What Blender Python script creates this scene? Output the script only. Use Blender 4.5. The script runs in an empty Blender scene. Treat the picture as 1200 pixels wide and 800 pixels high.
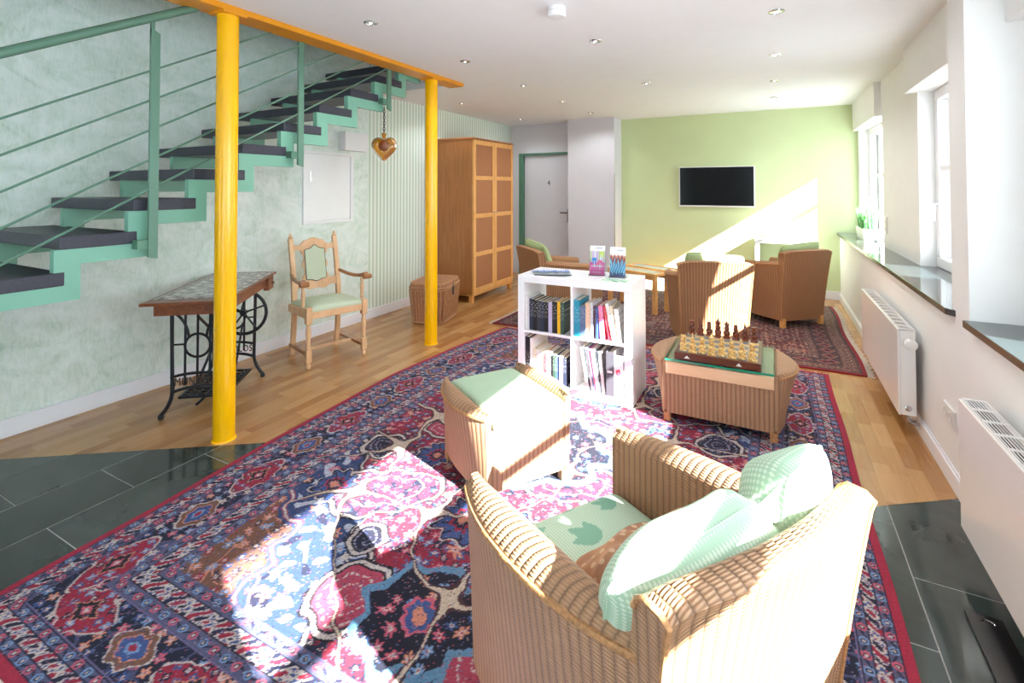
import bpy, math, random
import numpy as np
from mathutils import Vector, Matrix

random.seed(7)
R = math.radians
PI = math.pi
scene = bpy.context.scene
COL = scene.collection

# ------------------------------------------------------------------ camera
CAM_F, CAM_CX, CAM_CY = 579.27, 600.0, 208.16          # pixels in the 1200x800 frame
YAW, PITCH, ROLL, EYE = R(27.728), R(1.156), R(-0.077), 1.42
_fw = Vector((-math.sin(YAW) * math.cos(PITCH), math.cos(YAW) * math.cos(PITCH), math.sin(PITCH)))
_rt = Vector((math.cos(YAW), math.sin(YAW), 0))
_up = _rt.cross(_fw)
_r2 = _rt * math.cos(ROLL) + _up * math.sin(ROLL)
_u2 = _up * math.cos(ROLL) - _rt * math.sin(ROLL)
cam_data = bpy.data.cameras.new('camera')
cam_data.sensor_fit = 'HORIZONTAL'
cam_data.sensor_width = 36.0
cam_data.lens = CAM_F / 1200.0 * 36.0
cam_data.shift_x = (600.0 - CAM_CX) / 1200.0
cam_data.shift_y = -(400.0 - CAM_CY) / 1200.0
cam_data.clip_start = 0.05
cam = bpy.data.objects.new('camera', cam_data)
COL.objects.link(cam)
cam.matrix_world = Matrix(((_r2.x, _u2.x, -_fw.x, 0), (_r2.y, _u2.y, -_fw.y, 0), (_r2.z, _u2.z, -_fw.z, EYE), (0, 0, 0, 1)))
scene.camera = cam

def project(p):
    v = Vector(p) - Vector((0, 0, EYE))
    d = v.dot(_fw)
    return (CAM_CX + CAM_F * v.dot(_r2) / d, CAM_CY - CAM_F * v.dot(_u2) / d, d)

# ------------------------------------------------------------------ sky, sun, exposure
world = bpy.data.worlds.new('sky')
scene.world = world
world.use_nodes = True
_bg = world.node_tree.nodes['Background']
_bg.inputs['Color'].default_value = (0.80, 0.905, 1.0, 1)
_bg.inputs['Strength'].default_value = 7.5
sun_data = bpy.data.lights.new('sun', 'SUN')
sun_data.energy = 60.0
sun_data.angle = R(0.6)
sun_data.color = (1.0, 0.98, 0.95)
sun = bpy.data.objects.new('sun', sun_data)
COL.objects.link(sun)
sun.location = (12, -4, 9)
sun.rotation_euler = Vector((-1, 0.403, -0.66)).to_track_quat('-Z', 'Y').to_euler()
SPOT_W = 19.0
scene.view_settings.view_transform = 'Standard'
scene.view_settings.look = 'None'
scene.view_settings.gamma = 1.0
scene.view_settings.use_curve_mapping = False
scene.view_settings.exposure = 0.32
try:
    scene.cycles.use_denoising = True
    scene.cycles.max_bounces = 10
    scene.cycles.diffuse_bounces = 6
    scene.cycles.glossy_bounces = 4
    scene.cycles.transmission_bounces = 6
    scene.cycles.transparent_max_bounces = 12
    scene.cycles.caustics_reflective = False
    scene.cycles.caustics_refractive = False
    scene.cycles.sample_clamp_indirect = 6.0
except Exception:
    pass

# ------------------------------------------------------------------ helpers: colour and nodes
def lin(c):
    c = c / 255.0
    return c / 12.92 if c <= 0.04045 else ((c + 0.055) / 1.055) ** 2.4
def rgb(r, g, b):
    return (lin(r), lin(g), lin(b), 1.0)

class NT:
    """small helper that chains shader nodes"""
    def __init__(self, name):
        self.m = bpy.data.materials.new(name)
        self.m.use_nodes = True
        self.t = self.m.node_tree
        self.b = self.t.nodes['Principled BSDF']
    def n(self, kind, **kw):
        nd = self.t.nodes.new(kind)
        for k, v in kw.items():
            setattr(nd, k, v)
        return nd
    def put(self, sock, v):
        if isinstance(v, (int, float, tuple, list)):
            sock.default_value = v
        else:
            self.t.links.new(v, sock)
    def math(self, op, a, b=0.0, c=0.0, clamp=False):
        nd = self.n('ShaderNodeMath', operation=op, use_clamp=clamp)
        self.put(nd.inputs[0], a); self.put(nd.inputs[1], b); self.put(nd.inputs[2], c)
        return nd.outputs[0]
    def mix(self, f, a, b, blend='MIX'):
        nd = self.n('ShaderNodeMix', data_type='RGBA', blend_type=blend)
        self.put(nd.inputs[0], f); self.put(nd.inputs[6], a); self.put(nd.inputs[7], b)
        return nd.outputs[2]
    def ramp(self, f, stops):
        nd = self.n('ShaderNodeValToRGB')
        self.put(nd.inputs[0], f)
        e = nd.color_ramp.elements
        while len(e) < len(stops):
            e.new(0.5)
        for k, (p, c) in enumerate(stops):
            e[k].position = p; e[k].color = c
        return nd.outputs[0]
    def noise(self, vec, scale, detail=3.0, rough=0.55, dist=0.0):
        nd = self.n('ShaderNodeTexNoise')
        if vec is not None:
            self.put(nd.inputs['Vector'], vec)
        nd.inputs['Scale'].default_value = scale; nd.inputs['Detail'].default_value = detail
        nd.inputs['Roughness'].default_value = rough; nd.inputs['Distortion'].default_value = dist
        return nd.outputs[0]
    def pos(self):
        return self.n('ShaderNodeNewGeometry').outputs['Position']
    def obj(self):
        return self.n('ShaderNodeTexCoord').outputs['Object']
    def uv(self):
        return self.n('ShaderNodeTexCoord').outputs['UV']
    def sep(self, v):
        nd = self.n('ShaderNodeSeparateXYZ'); self.put(nd.inputs[0], v)
        return nd.outputs
    def scale(self, v, s):
        nd = self.n('ShaderNodeMapping'); self.put(nd.inputs['Vector'], v)
        nd.inputs['Scale'].default_value = s
        return nd.outputs[0]
    def bump(self, h, strength=0.3, dist=0.002):
        nd = self.n('ShaderNodeBump')
        self.put(nd.inputs['Height'], h); nd.inputs['Strength'].default_value = strength; nd.inputs['Distance'].default_value = dist
        self.t.links.new(nd.outputs[0], self.b.inputs['Normal'])
    def set(self, col=None, rough=None, metal=None, **kw):
        if col is not None: self.put(self.b.inputs['Base Color'], col)
        if rough is not None: self.put(self.b.inputs['Roughness'], rough)
        if metal is not None: self.put(self.b.inputs['Metallic'], metal)
        for k, v in kw.items():
            self.put(self.b.inputs[k], v)
        return self.m

MATS = {}
def plain(key, col, rough=0.5, metal=0.0, vary=0.06, scale=6.0, bump=0.0, bscale=60.0, **kw):
    """procedural colour with a soft mottle and optional fine relief"""
    if key in MATS:
        return MATS[key]
    t = NT(key)
    n = t.noise(t.obj(), scale, 4.0)
    dark = tuple(x * (1 - vary) for x in col[:3]) + (1,)
    lite = tuple(min(1.0, x * (1 + vary)) for x in col[:3]) + (1,)
    c = t.ramp(n, [(0.3, dark), (0.7, lite)])
    if bump:
        t.bump(t.noise(t.obj(), bscale, 3.0), bump, 0.002)
    t.set(c, rough, metal, **kw)
    MATS[key] = t.m
    return t.m

# walls
def plaster():
    t = NT('green_trowelled_plaster')
    p = t.pos()
    warp = t.noise(p, 2.2, 3.0)
    n1 = t.noise(t.scale(p, (1, 1.0, 1.6)), 2.6, 8.0, 0.62, 2.2)
    n2 = t.noise(t.scale(p, (1, 3.0, 1.0)), 7.0, 6.0, 0.65, 3.0)
    f = t.math('ADD', t.math('MULTIPLY', n1, 0.6), t.math('MULTIPLY', n2, 0.4))
    c = t.ramp(f, [(0.30, rgb(172, 194, 178)), (0.42, rgb(206, 222, 210)), (0.52, rgb(223, 234, 227)), (0.68, rgb(238, 245, 241))])
    t.bump(f, 0.4, 0.01)
    return t.set(c, 0.62)
def stripes():
    t = NT('striped_wallpaper')
    y = t.sep(t.pos())[1]
    k = t.math('FRACT', t.math('DIVIDE', y, 0.0565))
    w = t.math('COMPARE', k, 0.30, 0.24)
    fine = t.math('COMPARE', k, 0.74, 0.035)
    c = t.mix(w, rgb(186, 207, 190), rgb(236, 240, 232))
    c = t.mix(fine, c, rgb(214, 224, 205))
    return t.set(c, 0.7)
M_PLASTER = plaster()
M_STRIPE = stripes()
M_WHITE = plain('white_wall_paint', rgb(232, 231, 230), 0.85, vary=0.012, bump=0.06, bscale=160)
M_GREYWALL = plain('pale_grey_wall_paint', rgb(214, 213, 220), 0.85, vary=0.012, bump=0.06, bscale=160)
M_CEIL = plain('ceiling_paint', rgb(236, 236, 240), 0.9, vary=0.01, bump=0.1, bscale=220)
M_GREEN = plain('lime_green_wall_paint', rgb(200, 212, 164), 0.55, vary=0.02, scale=3, bump=0.05, bscale=150)
M_SKIRT = plain('white_skirting', rgb(235, 236, 242), 0.4, vary=0.01)
M_YELLOW = plain('yellow_gloss_paint', rgb(250, 186, 0), 0.2, vary=0.01)
M_ORANGE = plain('orange_beam_paint', rgb(220, 144, 14), 0.35, vary=0.06, scale=9)
M_STAIRGREEN = plain('stair_green_paint', rgb(116, 170, 148), 0.38, vary=0.04)
M_RAILGREEN = plain('rail_green_paint', rgb(88, 126, 108), 0.38, vary=0.04)  # the rail's own green, darkened to carry the shade on the posts' camera side
M_DOORGREEN = plain('door_frame_green', rgb(84, 128, 108), 0.45, vary=0.03)
M_TREAD = plain('slate_tread', rgb(44, 44, 58), 0.42, vary=0.25, scale=70, bump=0.2, bscale=90)
M_PVC = plain('white_window_plastic', rgb(240, 240, 243), 0.3, vary=0.01)
M_SILL = plain('polished_granite_sill', rgb(52, 60, 62), 0.06, vary=0.25, scale=120, **{'Specular IOR Level': 0.7})
M_SILLEDGE = plain('sill_edge', rgb(50, 40, 38), 0.25, vary=0.2, scale=60)
M_RAD = plain('radiator_enamel', rgb(238, 236, 234), 0.22, vary=0.01, **{'Coat Weight': 0.3})
M_CAVITYSHADE = plain('cavity_shade_black', rgb(12, 12, 13), 0.8)  # black colour standing in for the shade inside openings
M_CHROME = plain('chrome', rgb(200, 200, 205), 0.18, 1.0, vary=0.02)
M_BLACKIRON = plain('black_cast_iron', rgb(28, 32, 38), 0.35, 0.3, vary=0.15, scale=30)
M_WHITELAQ = plain('white_lacquer', rgb(240, 240, 243), 0.25, vary=0.01)
M_SWITCH = plain('white_socket_plastic', rgb(228, 226, 222), 0.35, vary=0.02)
M_BLACKPL = plain('black_plastic', rgb(14, 14, 16), 0.28)

def glass_mat(key, tint, refl=0.08, rough=0.0):
    m = bpy.data.materials.new(key); m.use_nodes = True
    t = m.node_tree; t.nodes.clear()
    out = t.nodes.new('ShaderNodeOutputMaterial'); mx = t.nodes.new('ShaderNodeMixShader')
    tr = t.nodes.new('ShaderNodeBsdfTransparent'); gl = t.nodes.new('ShaderNodeBsdfGlossy')
    nz = t.nodes.new('ShaderNodeTexNoise'); nz.inputs['Scale'].default_value = 2.0
    rp = t.nodes.new('ShaderNodeValToRGB')
    rp.color_ramp.elements[0].color = tuple(x * 0.985 for x in tint[:3]) + (1,); rp.color_ramp.elements[1].color = tint
    t.links.new(nz.outputs[0], rp.inputs[0]); t.links.new(rp.outputs[0], tr.inputs[0])
    gl.inputs['Roughness'].default_value = rough
    lw = t.nodes.new('ShaderNodeFresnel'); lw.inputs[0].default_value = 1.45
    mm = t.nodes.new('ShaderNodeMath'); mm.operation = 'MULTIPLY'; mm.inputs[1].default_value = refl / 0.04
    mm.use_clamp = True
    t.links.new(lw.outputs[0], mm.inputs[0]); t.links.new(mm.outputs[0], mx.inputs[0])
    t.links.new(tr.outputs[0], mx.inputs[1]); t.links.new(gl.outputs[0], mx.inputs[2]); t.links.new(mx.outputs[0], out.inputs[0])
    return m
M_PANE = glass_mat('window_pane_glass', (0.97, 0.99, 0.98, 1), 0.012)
M_ACRYL = glass_mat('clear_acrylic', (0.96, 0.98, 0.98, 1), 0.05)
M_GLASSTOP = glass_mat('green_edge_table_glass', (0.90, 0.97, 0.94, 1), 0.025)

def parquet():
    t = NT('oak_strip_parquet')
    p = t.pos()
    rnd = t.math('FRACT', t.math('ADD', t.n('ShaderNodeNewGeometry').outputs['Random Per Island'], t.n('ShaderNodeObjectInfo').outputs['Random']))
    grain = t.noise(t.scale(p, (38, 2.4, 1)), 1.6, 6.0, 0.6, 0.6)
    f = t.math('ADD', t.math('ADD', 0.12, t.math('MULTIPLY', rnd, 0.42)), t.math('MULTIPLY', grain, 0.42))
    c = t.ramp(f, [(0.12, rgb(128, 82, 44)), (0.36, rgb(160, 112, 64)), (0.6, rgb(180, 132, 82)), (0.9, rgb(202, 158, 106))])
    t.bump(grain, 0.05, 0.001)
    return t.set(c, 0.27, **{'Coat Weight': 0.15, 'Coat Roughness': 0.12})
def slate():
    t = NT('polished_slate_tile')
    p = t.pos()
    rnd = t.n('ShaderNodeObjectInfo').outputs['Random']
    n = t.noise(p, 3.0, 6.0, 0.6, 0.8)
    f = t.math('ADD', t.math('MULTIPLY', rnd, 0.25), t.math('MULTIPLY', n, 0.75))
    c = t.ramp(f, [(0.25, rgb(42, 50, 49)), (0.7, rgb(64, 74, 72))])
    r = t.math('ADD', 0.07, t.math('MULTIPLY', n, 0.08))
    return t.set(c, r, **{'Specular IOR Level': 0.6})
M_PARQUET = parquet()
M_SLATE = slate()
M_GROUT = plain('tile_grout', rgb(150, 152, 150), 0.8, vary=0.06, scale=40)

def wicker(key, tan, dark, rib=0.024, strand=0.0075):
    t = NT(key)
    s = t.sep(t.uv())
    U = t.math('DIVIDE', s[0], rib); V = t.math('DIVIDE', s[1], strand)
    iu = t.math('FLOOR', U); fu = t.math('FRACT', U)
    ribh = t.math('POWER', t.math('SINE', t.math('MULTIPLY', fu, PI)), 0.55)
    st = t.math('ADD', 0.5, t.math('MULTIPLY', 0.5, t.math('SINE', t.math('ADD', t.math('MULTIPLY', V, 2 * PI), t.math('MULTIPLY', iu, PI)))))
    big = t.noise(t.obj(), 9.0, 4.0)
    h = t.math('ADD', t.math('MULTIPLY', ribh, 0.7), t.math('MULTIPLY', t.math('MULTIPLY', st, ribh), 0.45))
    f = t.math('MULTIPLY', t.math('MULTIPLY', t.math('ADD', 0.35, t.math('MULTIPLY', ribh, 0.65)), t.math('ADD', 0.70, t.math('MULTIPLY', st, 0.30))), t.math('ADD', 0.85, t.math('MULTIPLY', big, 0.3)))
    c = t.mix(f, dark, tan)
    t.bump(h, 0.75, 0.006)
    return t.set(c, 0.55)
M_WICKER = wicker('woven_loom_wicker', rgb(192, 146, 110), rgb(66, 42, 30))
M_WICKER2 = wicker('dark_woven_loom_wicker', rgb(180, 128, 86), rgb(80, 48, 28))
M_BRAID = plain('wicker_braid', rgb(176, 126, 82), 0.6, vary=0.35, scale=120, bump=0.6, bscale=160)
M_HAMPER = wicker('coarse_basket_weave', rgb(192, 136, 98), rgb(56, 30, 20), 0.036, 0.022)
M_HAMPERROD = plain('willow_rod', rgb(186, 140, 100), 0.55, vary=0.25, scale=40, bump=0.4, bscale=80)

def check_fabric():
    t = NT('sage_check_fabric')
    s = t.sep(t.uv())
    a = t.math('FRACT', t.math('DIVIDE', s[0], 0.0085)); b = t.math('FRACT', t.math('DIVIDE', s[1], 0.0075))
    da = t.math('ABSOLUTE', t.math('SUBTRACT', a, 0.5)); db = t.math('ABSOLUTE', t.math('SUBTRACT', b, 0.5))
    k = t.math('GREATER_THAN', t.math('ADD', da, db), 0.42)
    c = t.mix(k, rgb(208, 222, 202), rgb(172, 200, 172))
    leaf = t.n('ShaderNodeAttribute', attribute_name='leaf').outputs['Fac']
    c = t.mix(leaf, c, rgb(128, 176, 150))
    t.bump(t.math('ADD', da, db), 0.25, 0.002)
    return t.set(c, 0.8)
M_CHECK = check_fabric()
def weave_plain(key, c1, c2, sc=0.004, rough=0.85):
    t = NT(key)
    s = t.sep(t.uv())
    a = t.math('SINE', t.math('MULTIPLY', s[0], 2 * PI / sc)); b = t.math('SINE', t.math('MULTIPLY', s[1], 2 * PI / sc))
    w = t.math('ADD', 0.5, t.math('MULTIPLY', t.math('MULTIPLY', a, b), 0.5))
    n = t.noise(t.obj(), 14, 4)
    c = t.mix(t.math('ADD', t.math('MULTIPLY', w, 0.5), t.math('MULTIPLY', n, 0.5)), c1, c2)
    t.bump(w, 0.2, 0.001)
    return t.set(c, rough)
M_SAGE = weave_plain('sage_green_cloth', rgb(156, 182, 154), rgb(182, 204, 176))
M_SAGE2 = weave_plain('olive_green_cloth', rgb(138, 154, 106), rgb(164, 178, 130))
M_SEATGREEN = weave_plain('pale_green_upholstery', rgb(182, 194, 166), rgb(202, 212, 186), 0.003)
def brown_pillow():
    t = NT('embossed_tan_cloth')
    s = t.sep(t.uv())
    a = t.math('SUBTRACT', t.math('FRACT', t.math('DIVIDE', s[0], 0.034)), 0.5); b = t.math('SUBTRACT', t.math('FRACT', t.math('DIVIDE', s[1], 0.040)), 0.5)
    d = t.math('SQRT', t.math('ADD', t.math('MULTIPLY', a, a), t.math('MULTIPLY', b, b)))
    k = t.math('LESS_THAN', d, 0.20)
    n = t.noise(t.obj(), 11, 4)
    c = t.mix(k, t.ramp(n, [(0.3, rgb(150, 100, 70)), (0.7, rgb(186, 132, 96))]), rgb(206, 168, 134))
    t.bump(t.math('SUBTRACT', 0.3, d, clamp=True), 0.6, 0.006)
    return t.set(c, 0.6)
M_TAN = brown_pillow()

def wood(key, c1, c2, c3, axis=(2, 30, 30), rough=0.4, scale=1.6):
    t = NT(key)
    n = t.noise(t.scale(t.obj(), axis), scale, 6.0, 0.6, 0.5)
    n2 = t.noise(t.obj(), 2.5, 3.0)
    f = t.math('ADD', t.math('MULTIPLY', n, 0.75), t.math('MULTIPLY', n2, 0.25))
    c = t.ramp(f, [(0.3, c1), (0.5, c2), (0.7, c3)])
    t.bump(n, 0.06, 0.001)
    return t.set(c, rough)
M_OAKZ = wood('wardrobe_oak', rgb(150, 94, 48), rgb(170, 110, 60), rgb(184, 124, 72), (24, 24, 1.5), 0.42)
M_HONEY = wood('honey_oak', rgb(206, 144, 76), rgb(222, 162, 92), rgb(232, 178, 110), (16, 16, 3), 0.38)
M_CORK = plain('cork_panel', rgb(164, 108, 70), 0.7, vary=0.18, scale=220, bump=0.25, bscale=240)
M_PINE = wood('pale_turned_wood', rgb(206, 158, 112), rgb(222, 178, 134), rgb(234, 196, 154), (8, 8, 3), 0.42)
M_ARMWOOD = wood('brown_arm_wood', rgb(140, 90, 50), rgb(164, 110, 66), rgb(184, 128, 80), (8, 8, 8), 0.32)
M_WALNUT = wood('red_brown_table_wood', rgb(96, 48, 24), rgb(124, 66, 36), rgb(146, 84, 50), (3, 24, 24), 0.3)
M_BEECH = wood('coffee_table_wood', rgb(204, 146, 80), rgb(220, 164, 98), rgb(232, 180, 116), (3, 20, 20), 0.35)
M_PEACHRAIL = wood('pale_rail_wood', rgb(226, 184, 142), rgb(234, 194, 154), rgb(240, 204, 168), (3, 20, 20), 0.4)

def colattr(key, rough=0.6, fine=0.0):
    t = NT(key)
    c = t.n('ShaderNodeVertexColor', layer_name='Col').outputs['Color']
    if fine:
        n = t.noise(t.obj(), 260.0, 2.0)
        n2 = t.noise(t.obj(), 5.0, 4.0)
        f = t.math('ADD', 0.72, t.math('ADD', t.math('MULTIPLY', n, 0.36), t.math('MULTIPLY', n2, 0.2)))
        mx = t.n('ShaderNodeMix', data_type='RGBA', blend_type='MULTIPLY'); mx.inputs[0].default_value = 1.0
        cb = t.n('ShaderNodeCombineColor')
        for k in range(3): t.t.links.new(f, cb.inputs[k])
        t.t.links.new(c, mx.inputs[6]); t.t.links.new(cb.outputs[0], mx.inputs[7])
        c = mx.outputs[2]
        t.bump(n, fine, 0.004)
    return t.set(c, rough)
M_PRINT = colattr('printed_paper', 0.35)
M_RUG = colattr('knotted_wool_pile', 0.95, 0.5)

# ------------------------------------------------------------------ helpers: meshes and objects
class MB:
    def __init__(self):
        self.v = []; self.f = []; self.uv = []; self.mi = []
    def add(self, vs, fs, uvs=None, mi=0):
        o = len(self.v)
        self.v += [tuple(p) for p in vs]
        for k, f in enumerate(fs):
            self.f.append([i + o for i in f]); self.uv.append(uvs[k] if uvs else None); self.mi.append(mi)
        return self
    def box(self, x0, x1, y0, y1, z0, z1, mi=0):
        return self.add([(x0, y0, z0), (x1, y0, z0), (x1, y1, z0), (x0, y1, z0), (x0, y0, z1), (x1, y0, z1), (x1, y1, z1), (x0, y1, z1)],
                        [(0, 3, 2, 1), (4, 5, 6, 7), (0, 1, 5, 4), (1, 2, 6, 5), (2, 3, 7, 6), (3, 0, 4, 7)], None, mi)
    def obox(self, c, s, m):
        """box of size s centred at c, turned by matrix m"""
        vs = []
        for x, y, z in ((-1, -1, -1), (1, -1, -1), (1, 1, -1), (-1, 1, -1), (-1, -1, 1), (1, -1, 1), (1, 1, 1), (-1, 1, 1)):
            vs.append(Vector(c) + m @ Vector((x * s[0] / 2, y * s[1] / 2, z * s[2] / 2)))
        return self.add(vs, [(0, 3, 2, 1), (4, 5, 6, 7), (0, 1, 5, 4), (1, 2, 6, 5), (2, 3, 7, 6), (3, 0, 4, 7)])
    def prism(self, poly, axis, a0, a1):
        """polygon (two other axes, in order) extruded along an axis"""
        def P(p, a):
            return {'x': (a, p[0], p[1]), 'y': (p[0], a, p[1]), 'z': (p[0], p[1], a)}[axis]
        n = len(poly)
        vs = [P(p, a0) for p in poly] + [P(p, a1) for p in poly]
        fs = [list(range(n))[::-1], list(range(n, 2 * n))] + [[i, (i + 1) % n, n + (i + 1) % n, n + i] for i in range(n)]
        return self.add(vs, fs)
    def tube(self, pts, r, n=8, closed=False):
        pts = [Vector(p) for p in pts]
        m = len(pts)
        rs = r if isinstance(r, (list, tuple)) else [r] * m
        up = None; vs = []; run = 0; runs = []
        for i in range(m):
            if closed:
                d = pts[(i + 1) % m] - pts[i - 1]
            else:
                d = pts[min(i + 1, m - 1)] - pts[max(i - 1, 0)]
            d.normalize()
            if up is None:
                up = Vector((0, 0, 1)) if abs(d.z) < 0.9 else Vector((1, 0, 0))
            s = d.cross(up).normalized(); up = s.cross(d).normalized()
            if i: run += (pts[i] - pts[i - 1]).length
            runs.append(run)
            for k in range(n):
                a = 2 * PI * k / n
                vs.append(pts[i] + (s * math.cos(a) + up * math.sin(a)) * rs[i])
        fs = []; uvs = []
        for i in range(m if closed else m - 1):
            j = (i + 1) % m
            for k in range(n):
                l = (k + 1) % n
                fs.append([i * n + k, i * n + l, j * n + l, j * n + k])
                c = 2 * PI * rs[i] / n; u0 = runs[i]; u1 = runs[j] if j else run + 0.01
                uvs.append([(k * c, u0), ((k + 1) * c, u0), ((k + 1) * c, u1), (k * c, u1)])
        if not closed:
            fs.append(list(range(n))[::-1]); uvs.append(None)
            fs.append([(m - 1) * n + k for k in range(n)]); uvs.append(None)
        return self.add(vs, fs, uvs)
    def lathe(self, prof, n=16, c=(0, 0, 0), rot=None):
        """profile of (radius, height) turned about the z axis through c"""
        vs = []; m = len(prof)
        for r, z in prof:
            for k in range(n):
                a = 2 * PI * k / n
                p = Vector((max(r, 1e-4) * math.cos(a), max(r, 1e-4) * math.sin(a), z))
                if rot: p = rot @ p
                vs.append(Vector(c) + p)
        fs = [[i * n + k, i * n + (k + 1) % n, (i + 1) * n + (k + 1) % n, (i + 1) * n + k] for i in range(m - 1) for k in range(n)]
        fs.append(list(range(n))[::-1]); fs.append([(m - 1) * n + k for k in range(n)])
        return self.add(vs, fs)
    def grid(self, P, UV=None, cu=False, cv=False, flip=False):
        """P[i][j] points; cu/cv close the first/second direction"""
        nu, nv = len(P), len(P[0])
        vs = [p for row in P for p in row]
        fs = []; uvs = []
        for i in range(nu if cu else nu - 1):
            for j in range(nv if cv else nv - 1):
                i2, j2 = (i + 1) % nu, (j + 1) % nv
                f = [i * nv + j, i2 * nv + j, i2 * nv + j2, i * nv + j2]
                u = None
                if UV:
                    u = [UV[i][j], UV[i2][j], UV[i2][j2], UV[i][j2]]
                    if (cu and i2 == 0) or (cv and j2 == 0): u = [UV[i][j]] * 4
                if flip:
                    f = f[::-1]; u = u[::-1] if u else None
                fs.append(f); uvs.append(u)
        return self.add(vs, fs, uvs)
    def mesh(self, name, mat, smooth=None):
        me = bpy.data.meshes.new(name)
        me.from_pydata(self.v, [], self.f)
        me.update()
        ul = me.uv_layers.new(name='UVMap')
        buf = np.zeros((len(me.loops), 2), dtype=np.float32)
        for p, u in zip(me.polygons, self.uv):
            if u is not None:
                for k, li in enumerate(p.loop_indices): buf[li] = u[k]
            else:
                n = p.normal; a = max(range(3), key=lambda q: abs(n[q]))
                for li, vi in zip(p.loop_indices, p.vertices):
                    c = self.v[vi]
                    buf[li] = (c[1], c[2]) if a == 0 else (c[0], c[2]) if a == 1 else (c[0], c[1])
        ul.data.foreach_set('uv', buf.ravel())
        for m in (mat if isinstance(mat, (list, tuple)) else [mat]):
            me.materials.append(m)
        if any(self.mi):
            me.polygons.foreach_set('material_index', self.mi)
        if smooth is not None:
            me.polygons.foreach_set('use_smooth', [True] * len(me.polygons))
            me.set_sharp_from_angle(angle=R(smooth))
        return me
    def build(self, name, mat, parent=None, smooth=None, bevel=0.0, label=None, seg=2):
        o = bpy.data.objects.new(name, self.mesh(name, mat, smooth))
        COL.objects.link(o)
        if parent: o.parent = parent
        if bevel:
            b = o.modifiers.new('edge', 'BEVEL'); b.width = bevel; b.segments = seg; b.limit_method = 'ANGLE'; b.angle_limit = R(40)
        if label: o['label'] = label
        return o

def tag(o, label, cat, group=None, kind=None):
    o['label'] = label; o['category'] = cat
    if group: o['group'] = group
    if kind: o['kind'] = kind
    return o
def thing(name, label, cat, loc=(0, 0, 0), rotz=0.0, group=None):
    o = bpy.data.objects.new(name, None); COL.objects.link(o)
    o.empty_display_size = 0.1
    o.location = loc; o.rotation_euler = (0, 0, rotz)
    return tag(o, label, cat, group)
def struct(o, label=None):
    o['kind'] = 'structure'
    if label: o['label'] = label
    return o
def dup(o, parent=None):
    c = o.copy(); COL.objects.link(c); c.parent = parent
    for ch in list(o.children): dup(ch, c)
    return c
def fast_grid(name, P, mat, cols=None, thick=0.0, parent=None, attr=None, uv=None):
    """numpy grid P (nu,nv,3) -> mesh object with an optional colour per vertex, closed below when thick"""
    nu, nv = P.shape[:2]
    top = P.reshape(-1, 3)
    idx = np.arange(nu * nv).reshape(nu, nv)
    quads = np.stack([idx[:-1, :-1], idx[1:, :-1], idx[1:, 1:], idx[:-1, 1:]], -1).reshape(-1, 4)
    V = top
    if thick:
        ring = np.concatenate([idx[:, 0], idx[-1, 1:], idx[-2::-1, -1], idx[0, -2:0:-1]])
        low = top[ring].copy(); low[:, 2] -= thick
        n0 = len(top); m = len(ring)
        V = np.concatenate([top, low])
        k = np.arange(m); k2 = (k + 1) % m
        side = np.stack([ring[k2], ring[k], n0 + k, n0 + k2], -1)
        quads = np.concatenate([quads, side[:, ::-1]])
        if cols is not None: cols = np.concatenate([cols.reshape(-1, 3), cols.reshape(-1, 3)[ring]])
        if attr is not None: attr = np.concatenate([attr.ravel(), attr.ravel()[ring]])
    me = bpy.data.meshes.new(name)
    me.vertices.add(len(V)); me.vertices.foreach_set('co', V.astype(np.float32).ravel())
    nq = len(quads)
    me.loops.add(nq * 4); me.loops.foreach_set('vertex_index', quads.astype(np.int32).ravel())
    me.polygons.add(nq); me.polygons.foreach_set('loop_start', np.arange(0, nq * 4, 4, dtype=np.int32))
    me.update(calc_edges=True); me.validate()
    if cols is not None:
        ca = me.color_attributes.new('Col', 'FLOAT_COLOR', 'POINT')
        rgba = np.ones((len(V), 4), dtype=np.float32); rgba[:, :3] = cols.reshape(-1, 3)
        ca.data.foreach_set('color', rgba.ravel())
    if attr is not None:
        at = me.attributes.new('leaf', 'FLOAT', 'POINT'); at.data.foreach_set('value', attr.astype(np.float32).ravel())
    if uv is not None:
        ul = me.uv_layers.new(name='UVMap')
        full = uv.reshape(-1, 2)
        if thick: full = np.concatenate([full, full[ring]])
        ul.data.foreach_set('uv', full[quads.ravel()].astype(np.float32).ravel())
    me.materials.append(mat)
    me.polygons.foreach_set('use_smooth', [True] * len(me.polygons))
    me.set_sharp_from_angle(angle=R(50))
    o = bpy.data.objects.new(name, me); COL.objects.link(o)
    if parent: o.parent = parent
    return o
def text_mesh(name, txt, size, depth, mat, parent=None, space=1.0):
    c = bpy.data.curves.new(name, 'FONT'); c.body = txt; c.size = size; c.extrude = depth; c.align_x = 'CENTER'; c.space_character = space; c.resolution_u = 3
    tmp = bpy.data.objects.new(name + '_outline', c); COL.objects.link(tmp)
    dg = bpy.context.evaluated_depsgraph_get(); dg.update()
    me = bpy.data.meshes.new_from_object(tmp.evaluated_get(dg)); me.name = name
    bpy.data.objects.remove(tmp); bpy.data.curves.remove(c)
    me.materials.clear(); me.materials.append(mat)
    o = bpy.data.objects.new(name, me); COL.objects.link(o)
    if parent: o.parent = parent
    return o
ORD = ['first', 'second', 'third', 'fourth', 'fifth', 'sixth', 'seventh', 'eighth', 'ninth', 'tenth', 'eleventh', 'twelfth', 'thirteenth']

# ================================================================== THE ROOM
XL, XR, YF, YB, ZC = -3.89, 0.75, 7.45, -3.2, 2.455
XO = 1.40                                   # outer face of the window wall
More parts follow.
